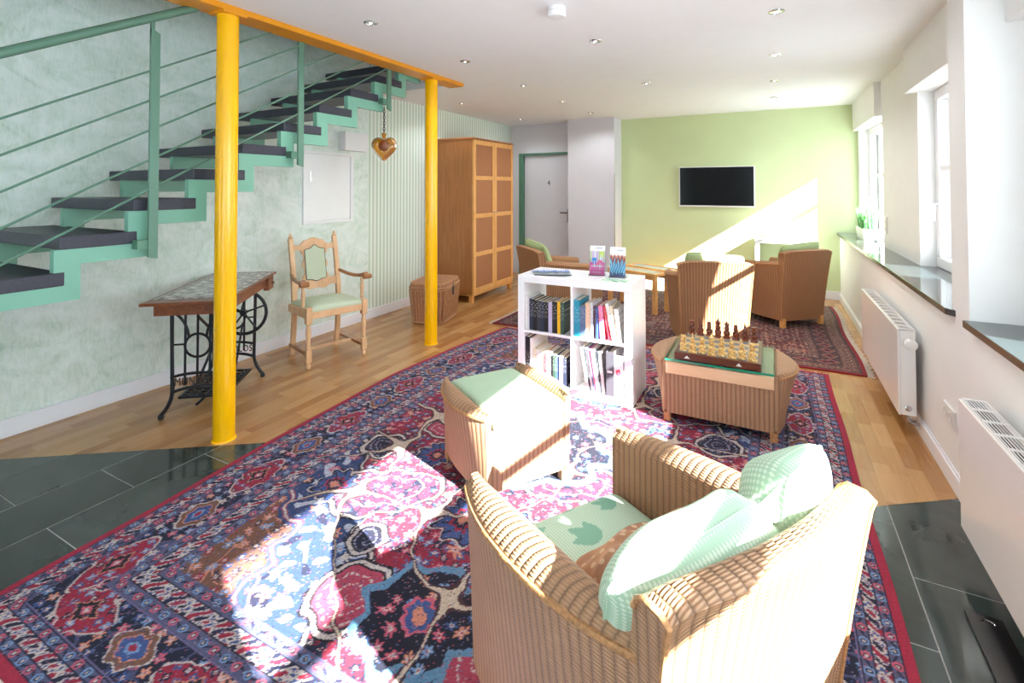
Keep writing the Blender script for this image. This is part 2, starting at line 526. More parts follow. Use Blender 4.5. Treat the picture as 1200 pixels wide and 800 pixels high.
# the slate / parquet border runs diagonally through these two floor points
LA, LB = (-3.599, 1.070), (0.734, 2.966)
def border_y(x):
    """two offset diagonals; the step between them lies under the rug"""
    a = LA[1] + (x - LA[0]) * 0.700; b = LB[1] + (x - LB[0]) * 0.704
    t = min(1.0, max(0.0, (x + 1.7) / 1.1))
    return a + (b - a) * t
def clip(poly, keep_far):
    """clip a plan polygon at the slate / parquet border"""
    out = []
    g = lambda p: (p[1] - border_y(p[0])) * (1 if keep_far else -1)
    for i in range(len(poly)):
        a, b = poly[i], poly[(i + 1) % len(poly)]
        ga, gb = g(a), g(b)
        if ga >= 0: out.append(a)
        if (ga >= 0) != (gb >= 0):
            t = ga / (ga - gb); out.append((a[0] + (b[0] - a[0]) * t, a[1] + (b[1] - a[1]) * t))
    return out
floor = struct(MB().box(XL - 0.05, XR + 0.01, YB, YF + 0.3, -0.12, -0.0012).build('floor', M_GROUT), 'oak strip parquet and dark slate tile floor')
# slate tiles
PX, PY = 0.314, 0.65
for k in range(-4, 12):
    x0 = -2.70 + PX * k; x1 = x0 + PX
    x0c, x1c = max(x0, XL), min(x1, XR)
    if x1c - x0c < 0.02: continue
    off = 0.95 if k % 2 == 0 else 1.27
    for j in range(-7, 5):
        y0 = off + PY * j - (0.0 if k < 5 else -0.05); y1 = y0 + PY
        y0c = max(y0, YB)
        g = 0.0022
        poly = clip([(x0c + g, y0c + g), (x1c - g, y0c + g), (x1c - g, y1 - g), (x0c + g, y1 - g)], False)
        if y1 - y0c < 0.05 or len(poly) < 3: continue
        MB().prism(poly, 'z', -0.012, 0.0).build('tile', M_SLATE, floor, bevel=0.0012, seg=1)
# oak strips: the ones that show largest are parts of their own, the rest one part
SW = 0.071
def hidden(x, y):
    return (-2.38 < x < 0.30 and 0.7 < y < 4.35) or (-2.5 < x < 0.5 and 4.6 < y < 6.8) or (x < -3.3 and 5.25 < y < 6.1)
strips = []
k = 0
x = XL
while x < XR - 0.01:
    x1 = min(x + SW, XR)
    y = 0.8 - random.random() * 0.45
    while y < YF + 0.2:
        L = random.choice((0.30, 0.36, 0.42, 0.48))
        poly = clip([(x, y), (x1, y), (x1, y + L), (x, y + L)], True)
        if len(poly) >= 3:
            cx, cy = sum(p[0] for p in poly) / len(poly), sum(p[1] for p in poly) / len(poly)
            whole = (len(poly) == 4 and abs(min(p[1] for p in poly) - y) < 1e-6 and x1 - x > SW - 1e-6)
            u, v, d = project((cx, cy, 0))
            size = 0.0
            if d > 0.3 and -20 < u < 1220 and 0 < v < 820 and not hidden(cx, cy):
                size = (x1 - x) * L / d ** 3
            strips.append((size, x, x1, y, L, poly, whole))
        y += L
    x += SW
strips.sort(key=lambda s: -s[0])
plank_mesh = {}
rest = MB()
for n, (size, x, x1, y, L, poly, whole) in enumerate(strips):
    if n < 300 and size > 0:
        if whole:
            if L not in plank_mesh:
                plank_mesh[L] = MB().prism([(0.0002, 0.0002), (SW - 0.0002, 0.0002), (SW - 0.0002, L - 0.0002), (0.0002, L - 0.0002)], 'z', -0.012, 0.0).mesh('plank', M_PARQUET)
            o = bpy.data.objects.new('plank', plank_mesh[L]); o.location = (x, y, 0)
        else:
            o = bpy.data.objects.new('plank', MB().prism(poly, 'z', -0.012, 0.0).mesh('plank', M_PARQUET))
        COL.objects.link(o); o.parent = floor
    else:
        rest.prism(poly, 'z', -0.012, 0.0)
o = rest.build('parquet_strips', M_PARQUET, floor); o['kind'] = 'stuff'

# left wall with the trowelled plaster, then the striped paper
wl = struct(MB().box(XL - 0.14, XL, YB, 4.034, -0.1, 5.0).build('wall_left', M_PLASTER), 'pale green trowelled plaster wall')
wp = MB().box(XL - 0.14, XL, 4.034, YF + 0.1, -0.1, 5.0).build('wallpaper', M_STRIPE, wl, label='green and white striped wallpaper')
struct(MB().box(XL, XL + 0.016, YB, YF - 0.08, 0.0, 0.105).build('baseboard_left', M_SKIRT, bevel=0.004))
# far walls: door wall, pillar, lime green wall
DW = 7.37
wd = MB().box(XL, -3.73, DW, DW + 0.12, 0, ZC).box(-3.73, -2.76, DW, DW + 0.12, 1.985, ZC)
struct(wd.build('wall_door', M_GREYWALL), 'pale grey wall around the green door frame')
struct(MB().box(-2.76, -2.03, 7.08, YF + 0.1, 0, ZC).build('wall_pillar', M_GREYWALL, bevel=0.004), 'pale grey projecting wall beside the green wall')
struct(MB().box(-2.035, -2.028, 7.073, 7.083, 0.3, 1.62).build('trim_1', M_CHROME), 'thin metal corner strip on the projecting wall')
struct(MB().box(-2.03, XO, YF, YF + 0.12, -0.05, ZC).build('wall_far', M_GREEN), 'lime green painted far wall')
struct(MB().box(-2.03, XR, YF - 0.016, YF, 0.0, 0.105).build('baseboard_far', M_SKIRT, bevel=0.004))
# door in the recess
door = struct(MB().box(-3.66, -2.80, DW + 0.05, DW + 0.09, 0.0, 1.95).build('door_1', M_GREYWALL, bevel=0.003), 'grey white door with a green frame')
MB().box(-3.74, -3.66, DW - 0.012, DW + 0.1, 0, 1.99).box(-2.80, -2.755, DW - 0.012, DW + 0.1, 0, 1.99).box(-3.66, -2.80, DW - 0.012, DW + 0.1, 1.95, 1.99).build('door_frame', M_DOORGREEN, door, bevel=0.003)
hd = MB().tube([(-2.88, DW + 0.05, 1.02), (-2.88, DW, 1.02), (-2.90, DW - 0.012, 1.02), (-3.0, DW - 0.012, 1.02)], 0.010, 8)
hd.box(-2.90, -2.86, DW + 0.04, DW + 0.05, 0.86, 1.08)
hd.build('door_handle', M_BLACKIRON, door, smooth=40)
to = text_mesh('door_number', '4', 0.11, 0.003, M_BLACKIRON, door)
to.location = (-3.22, DW + 0.046, 1.46); to.rotation_euler = (PI / 2, 0, 0)

# window wall
WZ0, WZ1 = 0.816, 2.12
wr = MB()
wr.box(XR, XO, YB, YF, -0.1, WZ0)                                  # parapet
wr.box(0.955, XO, 7.36, YF, WZ0, ZC)                               # far jamb
wr.box(0.955, XO, 4.60, 5.915, WZ0, ZC)                            # pier between far and middle window
wr.box(XR, XO, 2.82, 3.05, WZ0, ZC)                                # full-depth pier
wr.box(XR, XO, YB, -2.75, WZ0, ZC).box(XR, XO, -0.75, -0.15, WZ0, ZC)
wr.box(0.885, XO, -2.75, -0.75, WZ1, ZC)
wr.box(0.98, XO, 2.50, 2.82, WZ0, ZC)                              # returns that narrow the near and middle openings
wr.box(0.98, XO, 3.05, 3.76, WZ0, ZC)
wr.box(1.13, XO, 4.44, 4.60, WZ0, ZC).box(1.13, XO, 7.20, 7.36, WZ0, ZC)   # unseen outer reveals added to keep direct sun off the inner jambs
wr.box(0.90, XO, 5.97, YF, WZ1, ZC); wr.box(0.955, XO, 5.915, 5.97, WZ1, ZC)
wr.box(0.885, XO, 3.05, 4.655, WZ1, ZC)
wr.box(0.885, XO, -0.15, 2.82, WZ1, ZC)
struct(wr.build('wall_right', M_WHITE), 'white window wall with deep niches')
struct(MB().box(0.735, XR, YB, YF - 0.016, 0.0, 0.085).box(0.742, XR, YB, YF - 0.016, 0.085, 0.10).build('baseboard_right', M_SKIRT, bevel=0.004))
# sills
def sill(n, y0, y1, cut0, label):
    f = 0.722
    poly = [(f, y1), (f, y0 + (0.05 if cut0 else 0)), (f + (0.03 if cut0 else 0), y0), (1.10, y0), (1.10, y1)]
    m = MB().prism(poly, 'z', 0.816, 0.846)
    o = struct(m.build(n, [M_SILL, M_SILLEDGE], bevel=0.002), label)
    for p in o.data.polygons:
        if abs(p.normal.z) < 0.5: p.material_index = 1
    return o
sill('trim_2', 3.0, YF, True, 'long polished granite window sill below the two far windows')
sill('trim_3', -0.15, 2.805, False, 'polished granite window sill beside the near radiator')
# windows
def window(n, y0, y1, label, posts=()):
    fr = MB(); w = 0.075; xa, xb = 1.05, 1.12
    z0, z1 = 0.846, WZ1
    fr.box(xa, xb, y0, y1, z0, z0 + w).box(xa, xb, y0, y1, z1 - w, z1)
    fr.box(xa, xb, y0, y0 + w, z0 + w, z1 - w).box(xa, xb, y1 - w, y1, z0 + w, z1 - w)
    o = struct(fr.build(n, M_PVC, bevel=0.006), label)
    ys = [y0 + w] + list(posts) + [y1 - w]
    for p in posts:
        MB().box(xa, xb, p - 0.04, p + 0.04, z0 + w, z1 - w).build('mullion', M_PVC, o, bevel=0.005)
    for a, b in zip(ys[:-1], ys[1:]):
        a += 0.04 if a in posts else 0; b -= 0.04 if b in posts else 0
        MB().box(xa + 0.012, xb - 0.012, a, b, 1.535, 1.575).build('transom', M_PVC, o, bevel=0.004)
        MB().box(xa + 0.03, xa + 0.036, a, b, z0 + w, 1.535).build('pane', M_PANE, o)
        MB().box(xa + 0.03, xa + 0.036, a, b, 1.575, z1 - w).build('pane', M_PANE, o)
        MB().tube([(xa - 0.001, b - 0.03, 1.30), (xa - 0.035, b - 0.03, 1.30), (xa - 0.035, b - 0.03, 1.18)], 0.009, 6).build('window_handle', M_PVC, o, smooth=40)
    return o
window('window_1', 5.915, 7.36, 'white framed far window above the planter')
window('window_2', 3.76, 4.60, 'white framed middle window')
window('window_3', -0.15, 2.50, 'white framed near window')
window('window_added_6', -2.75, -0.75, 'unseen white framed window added behind the camera for daylight')  # added out of view to brighten the left side of the room
sill('trim_4', -2.75, -0.75, False, 'polished granite sill of the added window behind the camera')

# wall behind the camera with two unseen windows added to let daylight in
wb = MB()
wb.box(XL - 0.14, -3.78, YB - 0.2, YB, -0.1, ZC).box(0.65, XO, YB - 0.2, YB, -0.1, ZC).box(-2.88, -0.45, YB - 0.2, YB, -0.1, ZC)
for a, b in ((-3.78, -2.88), (-0.45, 0.65)):
    wb.box(a, b, YB - 0.2, YB, -0.1, 0.25).box(a, b, YB - 0.2, YB, 2.25, ZC)
struct(wb.build('wall_behind', M_WHITE))
for n, a, b in (('window_added_4', -3.78, -2.88), ('window_added_5', -0.45, 0.65)):
    fr = MB().box(a, b, YB - 0.13, YB - 0.06, 0.25, 0.32).box(a, b, YB - 0.13, YB - 0.06, 2.18, 2.25).box(a, a + 0.07, YB - 0.13, YB - 0.06, 0.32, 2.18).box(b - 0.07, b, YB - 0.13, YB - 0.06, 0.32, 2.18)
    o = struct(fr.build(n, M_PVC, bevel=0.006), 'unseen tall window added in the wall behind the camera for daylight')
    MB().box(a + 0.07, b - 0.07, YB - 0.10, YB - 0.094, 0.32, 2.18).build('pane', M_PANE, o)

# ceiling with the stair opening
ce = MB()
ce.box(-2.72, XO, YB - 0.2, YF + 0.12, ZC, ZC + 0.26)
ce.box(XL - 0.14, -2.72, 4.12, YF + 0.12, ZC, ZC + 0.26)
ce.box(XL - 0.14, -2.72, YB - 0.2, -1.3, ZC, ZC + 0.26)
ceiling = struct(ce.build('ceiling', M_CEIL), 'white ceiling')
up = MB().box(-2.72, -2.6, -1.3, 4.12, ZC + 0.26, 5.0).box(XL, -2.6, 4.12, 4.24, ZC + 0.26, 5.0).box(XL, -2.6, -1.42, -1.3, ZC + 0.26, 5.0).box(XL - 0.14, -2.6, -1.42, 4.24, 5.0, 5.1)
struct(up.build('wall_stairwell', M_WHITE))
struct(MB().box(XL - 0.14, -2.6, DW + 0.12, DW + 0.3, -0.1, ZC + 0.26).build('wall_behind_door', M_WHITE))

# yellow beam and columns
beam = tag(MB().box(-2.86, -2.695, -1.3, 4.10, 2.42, 2.4545).build('support_beam', M_ORANGE, bevel=0.003),
           'orange yellow steel beam along the ceiling edge by the stairs', 'beam', kind='thing')
def column(x, y, label):
    c = thing('support_column', label, 'column', (x, y, 0), 0, 'yellow columns carrying the beam')
    c['kind'] = 'thing'
    MB().lathe([(0.057, 0.0), (0.057, 2.412)], 32).build('shaft', M_YELLOW, c, smooth=40)
    MB().box(-0.07, 0.07, -0.07, 0.07, 2.408, 2.42).build('head_plate', M_ORANGE, c)
    MB().lathe([(0.064, 0.0), (0.062, 0.006), (0.058, 0.008)], 32).build('base_ring', M_YELLOW, c, smooth=40)
column(-2.765, 1.745, 'thick glossy yellow column in front of the old sewing table')
column(-2.770, 3.675, 'glossy yellow column in front of the wicker hamper')

# ================================================================== STAIRS
st = thing('staircase', 'green steel staircase with dark slate treads and thin rail bars along the plaster wall', 'staircase', (0, 0, 0))
def ty(k): return 1.05 + 0.2935 * k
def tz(k): return 1.198 + 0.1665 * k
tread_m = None
for k in range(-6, 9):
    if tread_m is None:
        t = MB().box(-3.84, -2.90, 0, 0.312, -0.062, 0.0).build('tread', M_TREAD, st, bevel=0.004)
        tread_m = t
    else:
        t = tread_m.copy(); COL.objects.link(t)
    t.location = (0, ty(k), tz(k))
def stringer(xa, xb):
    m = MB()
    top = []; bot = []
    for k in range(-6, 9):
        y0, y1 = ty(k) - 0.02, ty(k + 1) + 0.08
        zt, zb = tz(k) - 0.062, tz(k) - 0.135
        top += [(y0, zt), (ty(k + 1) - 0.02, zt)]
        bot += [(y0 + 0.10 if k > -6 else y0, zb), (y1, zb)]
    poly = top + [(bot[-1][0], top[-1][1])] + bot[::-1]
    # quads per step keep every face planar and simple
    for k in range(-6, 9):
        y0, y1, yn = ty(k) - 0.02, ty(k + 1) + 0.08, ty(k + 1) - 0.02
        zt, zb = tz(k) - 0.062, tz(k) - 0.135
        m.box(xa, xb, y0 + (0.10 if k > -6 else 0), y1 if k < 8 else yn, zb, zt)
        if k < 8:
            m.box(xa, xb, yn, y1, zt, tz(k + 1) - 0.062)
    m.box(xa, xb, ty(-6) - 0.02, ty(-6) + 0.08, 0.0, tz(-6) - 0.135)
    return m.build('stringer', M_STAIRGREEN, st)
stringer(-2.945, -2.905)
stringer(-3.66, -3.62)
XRAIL = -2.852
def rail_z(y): return 1.985 + 0.567 * (y - 0.824)
MB().tube([(XRAIL, y, rail_z(y)) for y in (-0.9, 0.5, 1.6, 2.6)], 0.0225, 14).build('handrail', M_RAILGREEN, st, smooth=40)
for i in range(5):
    z0 = 2.038 - 0.1545 * i
    zz = lambda y: z0 + 0.567 * (y - 1.405)
    y_top = min(3.2, 1.405 + (2.66 - z0) / 0.567)
    MB().tube([(XRAIL, -0.9, zz(-0.9)), (XRAIL, y_top, zz(y_top))], 0.0058, 6).build('rail_bar', M_RAILGREEN, st, smooth=40)
for n, y in enumerate((-0.36, 0.525, 1.41, 2.315, 3.196)):
    zb = 1.053 + 0.567 * (y - 1.41); zt = rail_z(y) - 0.085
    p = MB().prism([(y - 0.022, zb + 0.012), (y + 0.022, zb), (y + 0.022, zt), (y - 0.022, zt + 0.02)], 'x', XRAIL - 0.008, XRAIL + 0.008).build('baluster_post', M_RAILGREEN, st, bevel=0.001)
    MB().prism([(y - 0.022, zt - 0.02), (y - 0.004, zt - 0.02), (y - 0.004, rail_z(y) - 0.01), (y - 0.022, rail_z(y) - 0.02)], 'x', XRAIL - 0.006, XRAIL + 0.006).build('post_tip', M_RAILGREEN, p)
    MB().box(-2.905, XRAIL, y - 0.07, y + 0.0, zb + 0.055, zb + 0.10).build('bracket', M_DOORGREEN, p)

# ================================================================== FITTINGS ON WALLS AND CEILING
h = thing('wall_hatch', 'white flush meter cupboard on the green wall above the wooden chair', 'cupboard', (XL, 3.49, 1.425))
MB().box(0, 0.022, -0.31, 0.31, -0.35, -0.322).box(0, 0.022, -0.31, 0.31, 0.322, 0.35).box(0, 0.022, -0.31, -0.275, -0.322, 0.322).box(0, 0.022, 0.275, 0.31, -0.322, 0.322).build('frame', M_WHITELAQ, h, bevel=0.002)
dr = MB().box(0, 0.012, -0.272, 0.272, -0.319, 0.319).build('door', M_WHITELAQ, h, bevel=0.001)
MB().box(0.012, 0.018, -0.235, -0.222, 0.06, 0.15).build('latch', M_CHROME, dr)
tag(MB().box(XL, XL + 0.09, 3.62, 3.93, 1.80, 1.99).build('junction_box', M_WHITELAQ, bevel=0.004), 'small white junction box high on the wall above the meter cupboard', 'box')
def socket(name, loc, n, label, vertical=True):
    s = thing(name, label, 'socket', loc)
    MB().box(-0.012, 0, -0.04, 0.04, -0.04 * n, 0.04 * n).build('cover_plate', M_SWITCH, s, bevel=0.003)
    for k in range(n):
        z = (k - (n - 1) / 2) * 0.072
        MB().lathe([(0.021, 0.0), (0.021, 0.003), (0.017, 0.003), (0.016, -0.002)], 16, (-0.0125, 0, z), Matrix.Rotation(-PI / 2, 3, 'Y')).build('insert', M_SWITCH, s, smooth=40)
    return s
socket('wall_socket', (0.955, 5.78, 1.06), 2, 'white double socket on the pier beside the planter')
s2 = socket('wall_socket', (XR, 3.10, 0.33), 2, 'white double socket low on the wall between the radiators')
s2.rotation_euler = (PI / 2, 0, 0)

M_REFL = plain('lamp_reflector', rgb(225, 225, 225), 0.25, 0.6, vary=0.02)
def lampglow():
    t = NT('halogen_bulb'); n = t.noise(t.obj(), 20)
    return t.set(t.ramp(n, [(0, rgb(250, 244, 230)), (1, rgb(255, 250, 240))]), 0.3, **{'Emission Color': (1, 0.93, 0.82, 1), 'Emission Strength': 3.0})
M_BULB = lampglow()
rows = [(-2.215, (2.313, 3.389, 4.467, 5.523, 6.559), 'in the row beside the yellow beam'),
        (-1.093, (3.346, 4.952), 'in the middle ceiling row'),
        (0.035, (3.286, 4.365, 5.423, 6.434), 'in the ceiling row by the windows'),
        (-3.352, (5.057, 6.657), 'above the wardrobe side of the room')]
lamp_mesh = None
spot_data = bpy.data.lights.new('downlight', 'SPOT')
spot_data.energy = SPOT_W; spot_data.spot_size = R(150); spot_data.spot_blend = 0.6; spot_data.shadow_soft_size = 0.04; spot_data.color = (0.97, 0.985, 1.0)
first_lamp = None
for x, ys, where in rows:
    for k, y in enumerate(ys):
        lab = 'small round recessed ceiling spotlight, %s from the camera %s' % (ORD[k], where)
        if first_lamp is None:
            L = thing('ceiling_spotlight', lab, 'ceiling light', (x, y, ZC), 0, 'recessed ceiling spotlights')
            MB().lathe([(0.030, -0.001), (0.032, -0.006), (0.043, -0.004), (0.045, 0.0)], 24).build('trim_ring', M_CHROME, L, smooth=40)
            MB().lathe([(0.030, -0.003), (0.020, -0.0015), (0.012, -0.001)], 20).build('reflector', M_REFL, L, smooth=40)
            MB().lathe([(0.010, -0.0035), (0.006, -0.008), (0.002, -0.009)], 12).build('bulb', M_BULB, L, smooth=60)
            first_lamp = L
        else:
            L = dup(first_lamp); L.location = (x, y, ZC); L['label'] = lab
        sp = bpy.data.objects.new('downlight', spot_data); COL.objects.link(sp); sp.location = (x, y, ZC - 0.015)
sd = thing('smoke_detector', 'white round smoke detector on the ceiling', 'smoke detector', (-1.087, 2.62, ZC))
MB().lathe([(0.052, 0.0), (0.052, -0.022), (0.055, -0.024), (0.055, -0.048), (0.048, -0.056), (0.02, -0.058)], 28).build('housing', M_WHITELAQ, sd, smooth=40)
MB().lathe([(0.0535, -0.022), (0.0535, -0.026)], 28).build('vent_slot', M_CAVITYSHADE, sd)
MB().box(-0.02, 0.02, 0.055, 0.062, -0.03, -0.004).build('red_tab', plain('red_plastic', rgb(190, 40, 60), 0.4), sd)

# ================================================================== RADIATORS
def radiator(y0, y1, label, knob_near, xf=0.632):
    xb = 0.715; z0, z1 = 0.112, 0.605
    r = thing('radiator', label, 'radiator', (0, y0, 0), 0, 'white flat panel radiators under the sills')
    L = y1 - y0
    MB().box(xf, xf + 0.012, 0, L, z0, z1 - 0.004).build('front_panel', M_RAD, r, bevel=0.004)
    MB().box(xf + 0.012, xb, 0.0, 0.006, z0 + 0.004, z1 - 0.006).build('side_panel', M_RAD, r, bevel=0.002)
    MB().box(xf + 0.012, xb, L - 0.006, L, z0 + 0.004, z1 - 0.006).build('side_panel', M_RAD, r, bevel=0.002)
    MB().box(xb - 0.012, xb, 0.006, L - 0.006, z0 + 0.01, z1 - 0.01).build('back_panel', M_RAD, r)
    MB().box(xf + 0.02, xb - 0.02, 0.01, L - 0.01, z0 + 0.02, z1 - 0.03).build('core', M_CAVITYSHADE, r)  # black filler that paints the shade seen through the grille slots
    g = MB()
    n = max(3, int(L / 0.098)); pitch = L / n
    for k in range(n + 1):
        c = min(max(k * pitch, 0.009), L - 0.009)
        g.box(xf + 0.008, xb, c - 0.009 if k else 0.0, c + 0.009 if k < n else L, z1 - 0.003, z1)
    w = xb - xf - 0.008
    for k in range(9):
        xx = xf + 0.008 + w * k / 8
        hw = 0.0045 if k in (0, 8) else 0.0019
        g.box(max(xx - hw, xf + 0.006), min(xx + hw, xb), 0.0, L, z1 - 0.0025, z1 - 0.0005)
    g.build('top_grille', M_RAD, r)
    for yy in (0.2, L - 0.2):
        MB().box(xb, XR - 0.004, yy - 0.02, yy + 0.02, 0.2, 0.52).build('wall_bracket', M_RAD, r)
    if knob_near:
        MB().lathe([(0.020, 0.0), (0.022, 0.012), (0.029, 0.014), (0.031, 0.045), (0.028, 0.055), (0.012, 0.058)], 20, (xf + 0.055, 0.0, z1 - 0.075), Matrix.Rotation(PI / 2, 3, 'X')).build('thermostat_knob', M_SWITCH, r, smooth=35)
        MB().lathe([(0.016, 0.0), (0.016, 0.004), (0.010, 0.005)], 16, (xf + 0.045, 0.0, z0 + 0.045), Matrix.Rotation(PI / 2, 3, 'X')).build('plug', M_CHROME, r, smooth=35)
        p = MB()
        for q in (0.05, 0.1):
            p.tube([(xf + 0.05, q, z0 + 0.02), (xf + 0.05, q, 0.07), (xf + 0.075, q, 0.055), (0.738, q, 0.055)], 0.009, 8)
        p.build('pipes', M_CHROME, r, smooth=40)
    return r
radiator(3.575, 4.87, 'white radiator with thermostat knob under the long granite sill', True)
radiator(1.25, 2.52, 'white radiator nearest the camera, standing beside the slate tiles', False)

# ================================================================== RUGS
def C3(r, g, b): return np.array([lin(r), lin(g), lin(b)], dtype=np.float64)
NAVY, BLUE, LBLUE, LILAC, IVORY = C3(26, 28, 58), C3(58, 84, 142), C3(118, 150, 196), C3(110, 100, 142), C3(204, 190, 186)
CRIM, PINK, BROWN, SALMON, DARK = C3(158, 34, 62), C3(204, 92, 116), C3(122, 82, 66), C3(214, 138, 116), C3(24, 18, 30)
MAROON, TAUPE = C3(86, 34, 44), C3(126, 100, 96)
def hsh(i, j, s):
    v = np.sin(i * 127.1 + j * 311.7 + s * 74.7) * 43758.5453
    return v - np.floor(v)
def put(img, mask, col):
    img[mask] = col
def blooms(img, x, y, region, cell, seed, cols, fill=0.8, petals=5, core=IVORY, size=0.42):
    """scatter little petalled flowers over a region"""
    i, j = np.floor(x / cell), np.floor(y / cell)
    on = hsh(i, j, seed) < fill
    ox = (hsh(i, j, seed + 1) - 0.5) * 0.3; oy = (hsh(i, j, seed + 2) - 0.5) * 0.3
    dx = x / cell - i - 0.5 - ox; dy = y / cell - j - 0.5 - oy
    r = np.hypot(dx, dy); th = np.arctan2(dy, dx) + hsh(i, j, seed + 3) * 6.28
    rr = r / (size * (0.78 + 0.28 * np.cos(petals * th)))
    pick = np.floor(hsh(i, j, seed + 4) * len(cols)).astype(int)
    for k, c in enumerate(cols):
        put(img, region & on & (rr < 1) & (pick == k), c)
    put(img, region & on & (rr < 0.45), core)
    put(img, region & on & (rr < 0.2), CRIM)
def squiggle(x, y, f, s):
    return np.sin(f * x + 1.7 * np.sin(f * 0.71 * y + s)) + np.sin(f * 0.93 * y + 1.6 * np.sin(f * 0.63 * x + 2.1 * s))
def guard(img, m, t, w, d0, along, seed):
    """blue guard stripe with a chain of small flowers"""
    put(img, m, C3(86, 88, 122))
    u = along / 0.055; k = np.floor(u); du = (u - k - 0.5) * 0.055; dv = t - w / 2
    r = np.hypot(du, dv * 1.1)
    put(img, m & (np.abs(dv - 0.008 * np.sin(along * 57)) < 0.004), NAVY)
    put(img, m & (r < 0.016), np.where((k % 2 == 0)[..., None], PINK, LBLUE)[m & (r < 0.016)])
    put(img, m & (r < 0.009), NAVY); put(img, m & (r < 0.005), IVORY)
    put(img, m & ((t < 0.003) | (t > w - 0.003)), NAVY)
def ivory_band(img, m, t, w, along):
    put(img, m, IVORY)
    g = np.sin(along * 70 + 2.2 * np.sin(t * 90)) + np.sin(along * 118 - t * 110)
    put(img, m & (g > 0.75), CRIM); put(img, m & (g < -0.85), NAVY)
    put(img, m & (np.abs(g) < 0.12), BLUE)
    put(img, m & ((t < 0.003) | (t > w - 0.003)), DARK)
def persian(A, B, W, L):
    img = np.zeros(A.shape + (3,)); 
    wob = 0.007 * np.sin(A * 23 + 3 * np.sin(B * 17)) + 0.005 * np.sin(B * 43 + 2 * np.sin(A * 29))
    A2, B2 = A + wob, B + 0.007 * np.sin(B * 21 + 3 * np.cos(A * 19)) + 0.004 * np.sin(A * 51)
    ex, ey = np.minimum(A, W - A), np.minimum(B, L - B)
    d = np.minimum(ex, ey)
    along = np.where(ex < ey, B, A)
    x, y = np.abs(A2 - W / 2), np.abs(B2 - L / 2)
    sx, sy = A2 - W / 2, B2 - L / 2
    # ---- field
    F = 0.47
    fx, fy = W / 2 - F, L / 2 - F
    allf = d >= F
    def line(g, w, c1=DARK, c2=IVORY, reg=allf):
        put(img, reg & (np.abs(g) < w * 2.1), c1); put(img, reg & (np.abs(g) < w), c2)
    def leaves(reg, f, s, c, lim=0.22):
        put(img, reg & (np.abs(squiggle(sx, sy, f, s)) < lim), c)
    img[:] = CRIM * 0.85
    leaves(allf, 27, 0.4, NAVY, 0.16)
    blooms(img, A2, B2, allf, 0.047, 3, [BLUE, NAVY, PINK, LBLUE, NAVY], 0.9)
    blooms(img, A2 + 0.02, B2 + 0.02, allf, 0.071, 4, [NAVY, BLUE, SALMON], 0.45, 6)
    # corner pieces: camel brown, then a blue ground with ivory branches
    cxr, cyr = (fx - x), (fy - y)
    tc = np.arctan2(cyr, cxr + 1e-9)
    rc = np.hypot(cxr / 0.30, cyr / 0.46) / (1 + 0.10 * np.cos(12 * tc))
    mt = allf & (rc < 2.0)
    put(img, mt, BLUE * 0.62)
    put(img, mt & (squiggle(sx, sy, 62, 1.3) > 0.75), C3(186, 190, 208)); put(img, mt & (squiggle(sx, sy, 41, 4.3) < -1.25), NAVY)
    blooms(img, A2 + 0.02, B2 + 0.01, mt, 0.066, 11, [PINK, IVORY, LBLUE, SALMON], 0.35, 6)
    line((rc - 2.0) * 0.35, 0.0075)
    mc = allf & (rc < 1)
    put(img, mc, BROWN)
    leaves(mc, 34, 3.0, SALMON, 0.10)
    blooms(img, A2, B2, mc, 0.05, 41, [BLUE, LBLUE, NAVY, CRIM, SALMON], 0.85, 6)
    put(img, allf & (np.abs(rc - 1) * 0.35 < 0.028), BLUE * 0.7); line((rc - 1) * 0.35, 0.006, C3(150, 60, 80))
    # big leaf shaped crimson fields with a curl inside
    for qx, qy, ra, rb, tilt in ((0.53, 0.72, 0.27, 0.20, 0.6), (0.22, 0.28, 0.24, 0.16, -0.5)):
        ct_, st_ = math.cos(tilt), math.sin(tilt)
        u_, v_ = ((x - qx) * ct_ + (y - qy) * st_) / ra, (-(x - qx) * st_ + (y - qy) * ct_) / rb
        rl = np.hypot(u_, v_ * (1.25 - 0.35 * u_)); al = np.arctan2(v_, u_)
        rl = rl / (1 + 0.05 * np.cos(7 * al))
        m_ = allf & (rl < 1)
        put(img, m_, C3(170, 44, 74)); leaves(m_, 44, 2.2, NAVY, 0.28)
        blooms(img, A2 + 0.013, B2 + 0.03, m_, 0.05, 21, [BLUE, LBLUE, NAVY, BLUE], 0.8, 5, C3(150, 160, 190))
        line((rl - 1) * 0.22, 0.0085); line((rl - 0.62) * 0.2, 0.004, NAVY, C3(190, 160, 150), m_)
    # spiral rosettes and pale volutes
    for qx, qy, qr, kind in ((0.80, 0.42, 0.105, 0), (0.27, 1.24, 0.135, 1), (0.62, 0.10, 0.10, 1), (0.40, 1.00, 0.07, 0)):
        dx, dy = x - qx, y - qy
        r = np.hypot(dx, dy * 0.92) * (1 + 0.05 * np.sin(5 * np.arctan2(dy, dx) + 1)); a = np.arctan2(dy, dx)
        mm = allf & (r < qr)
        put(img, mm, NAVY * 0.8 if kind == 0 else C3(176, 62, 88))
        sp = r / (0.030 if kind == 0 else 0.038) - a / (2 * PI); fs = sp - np.floor(sp)
        put(img, mm & (fs > 0.40) & (fs < (0.66 if kind == 0 else 0.60)) & (np.sin(a * 18 + r * 60) > -0.35) & (r > 0.02), C3(150, 150, 178) if kind == 0 else C3(206, 186, 180))
        line(r - qr, 0.008)
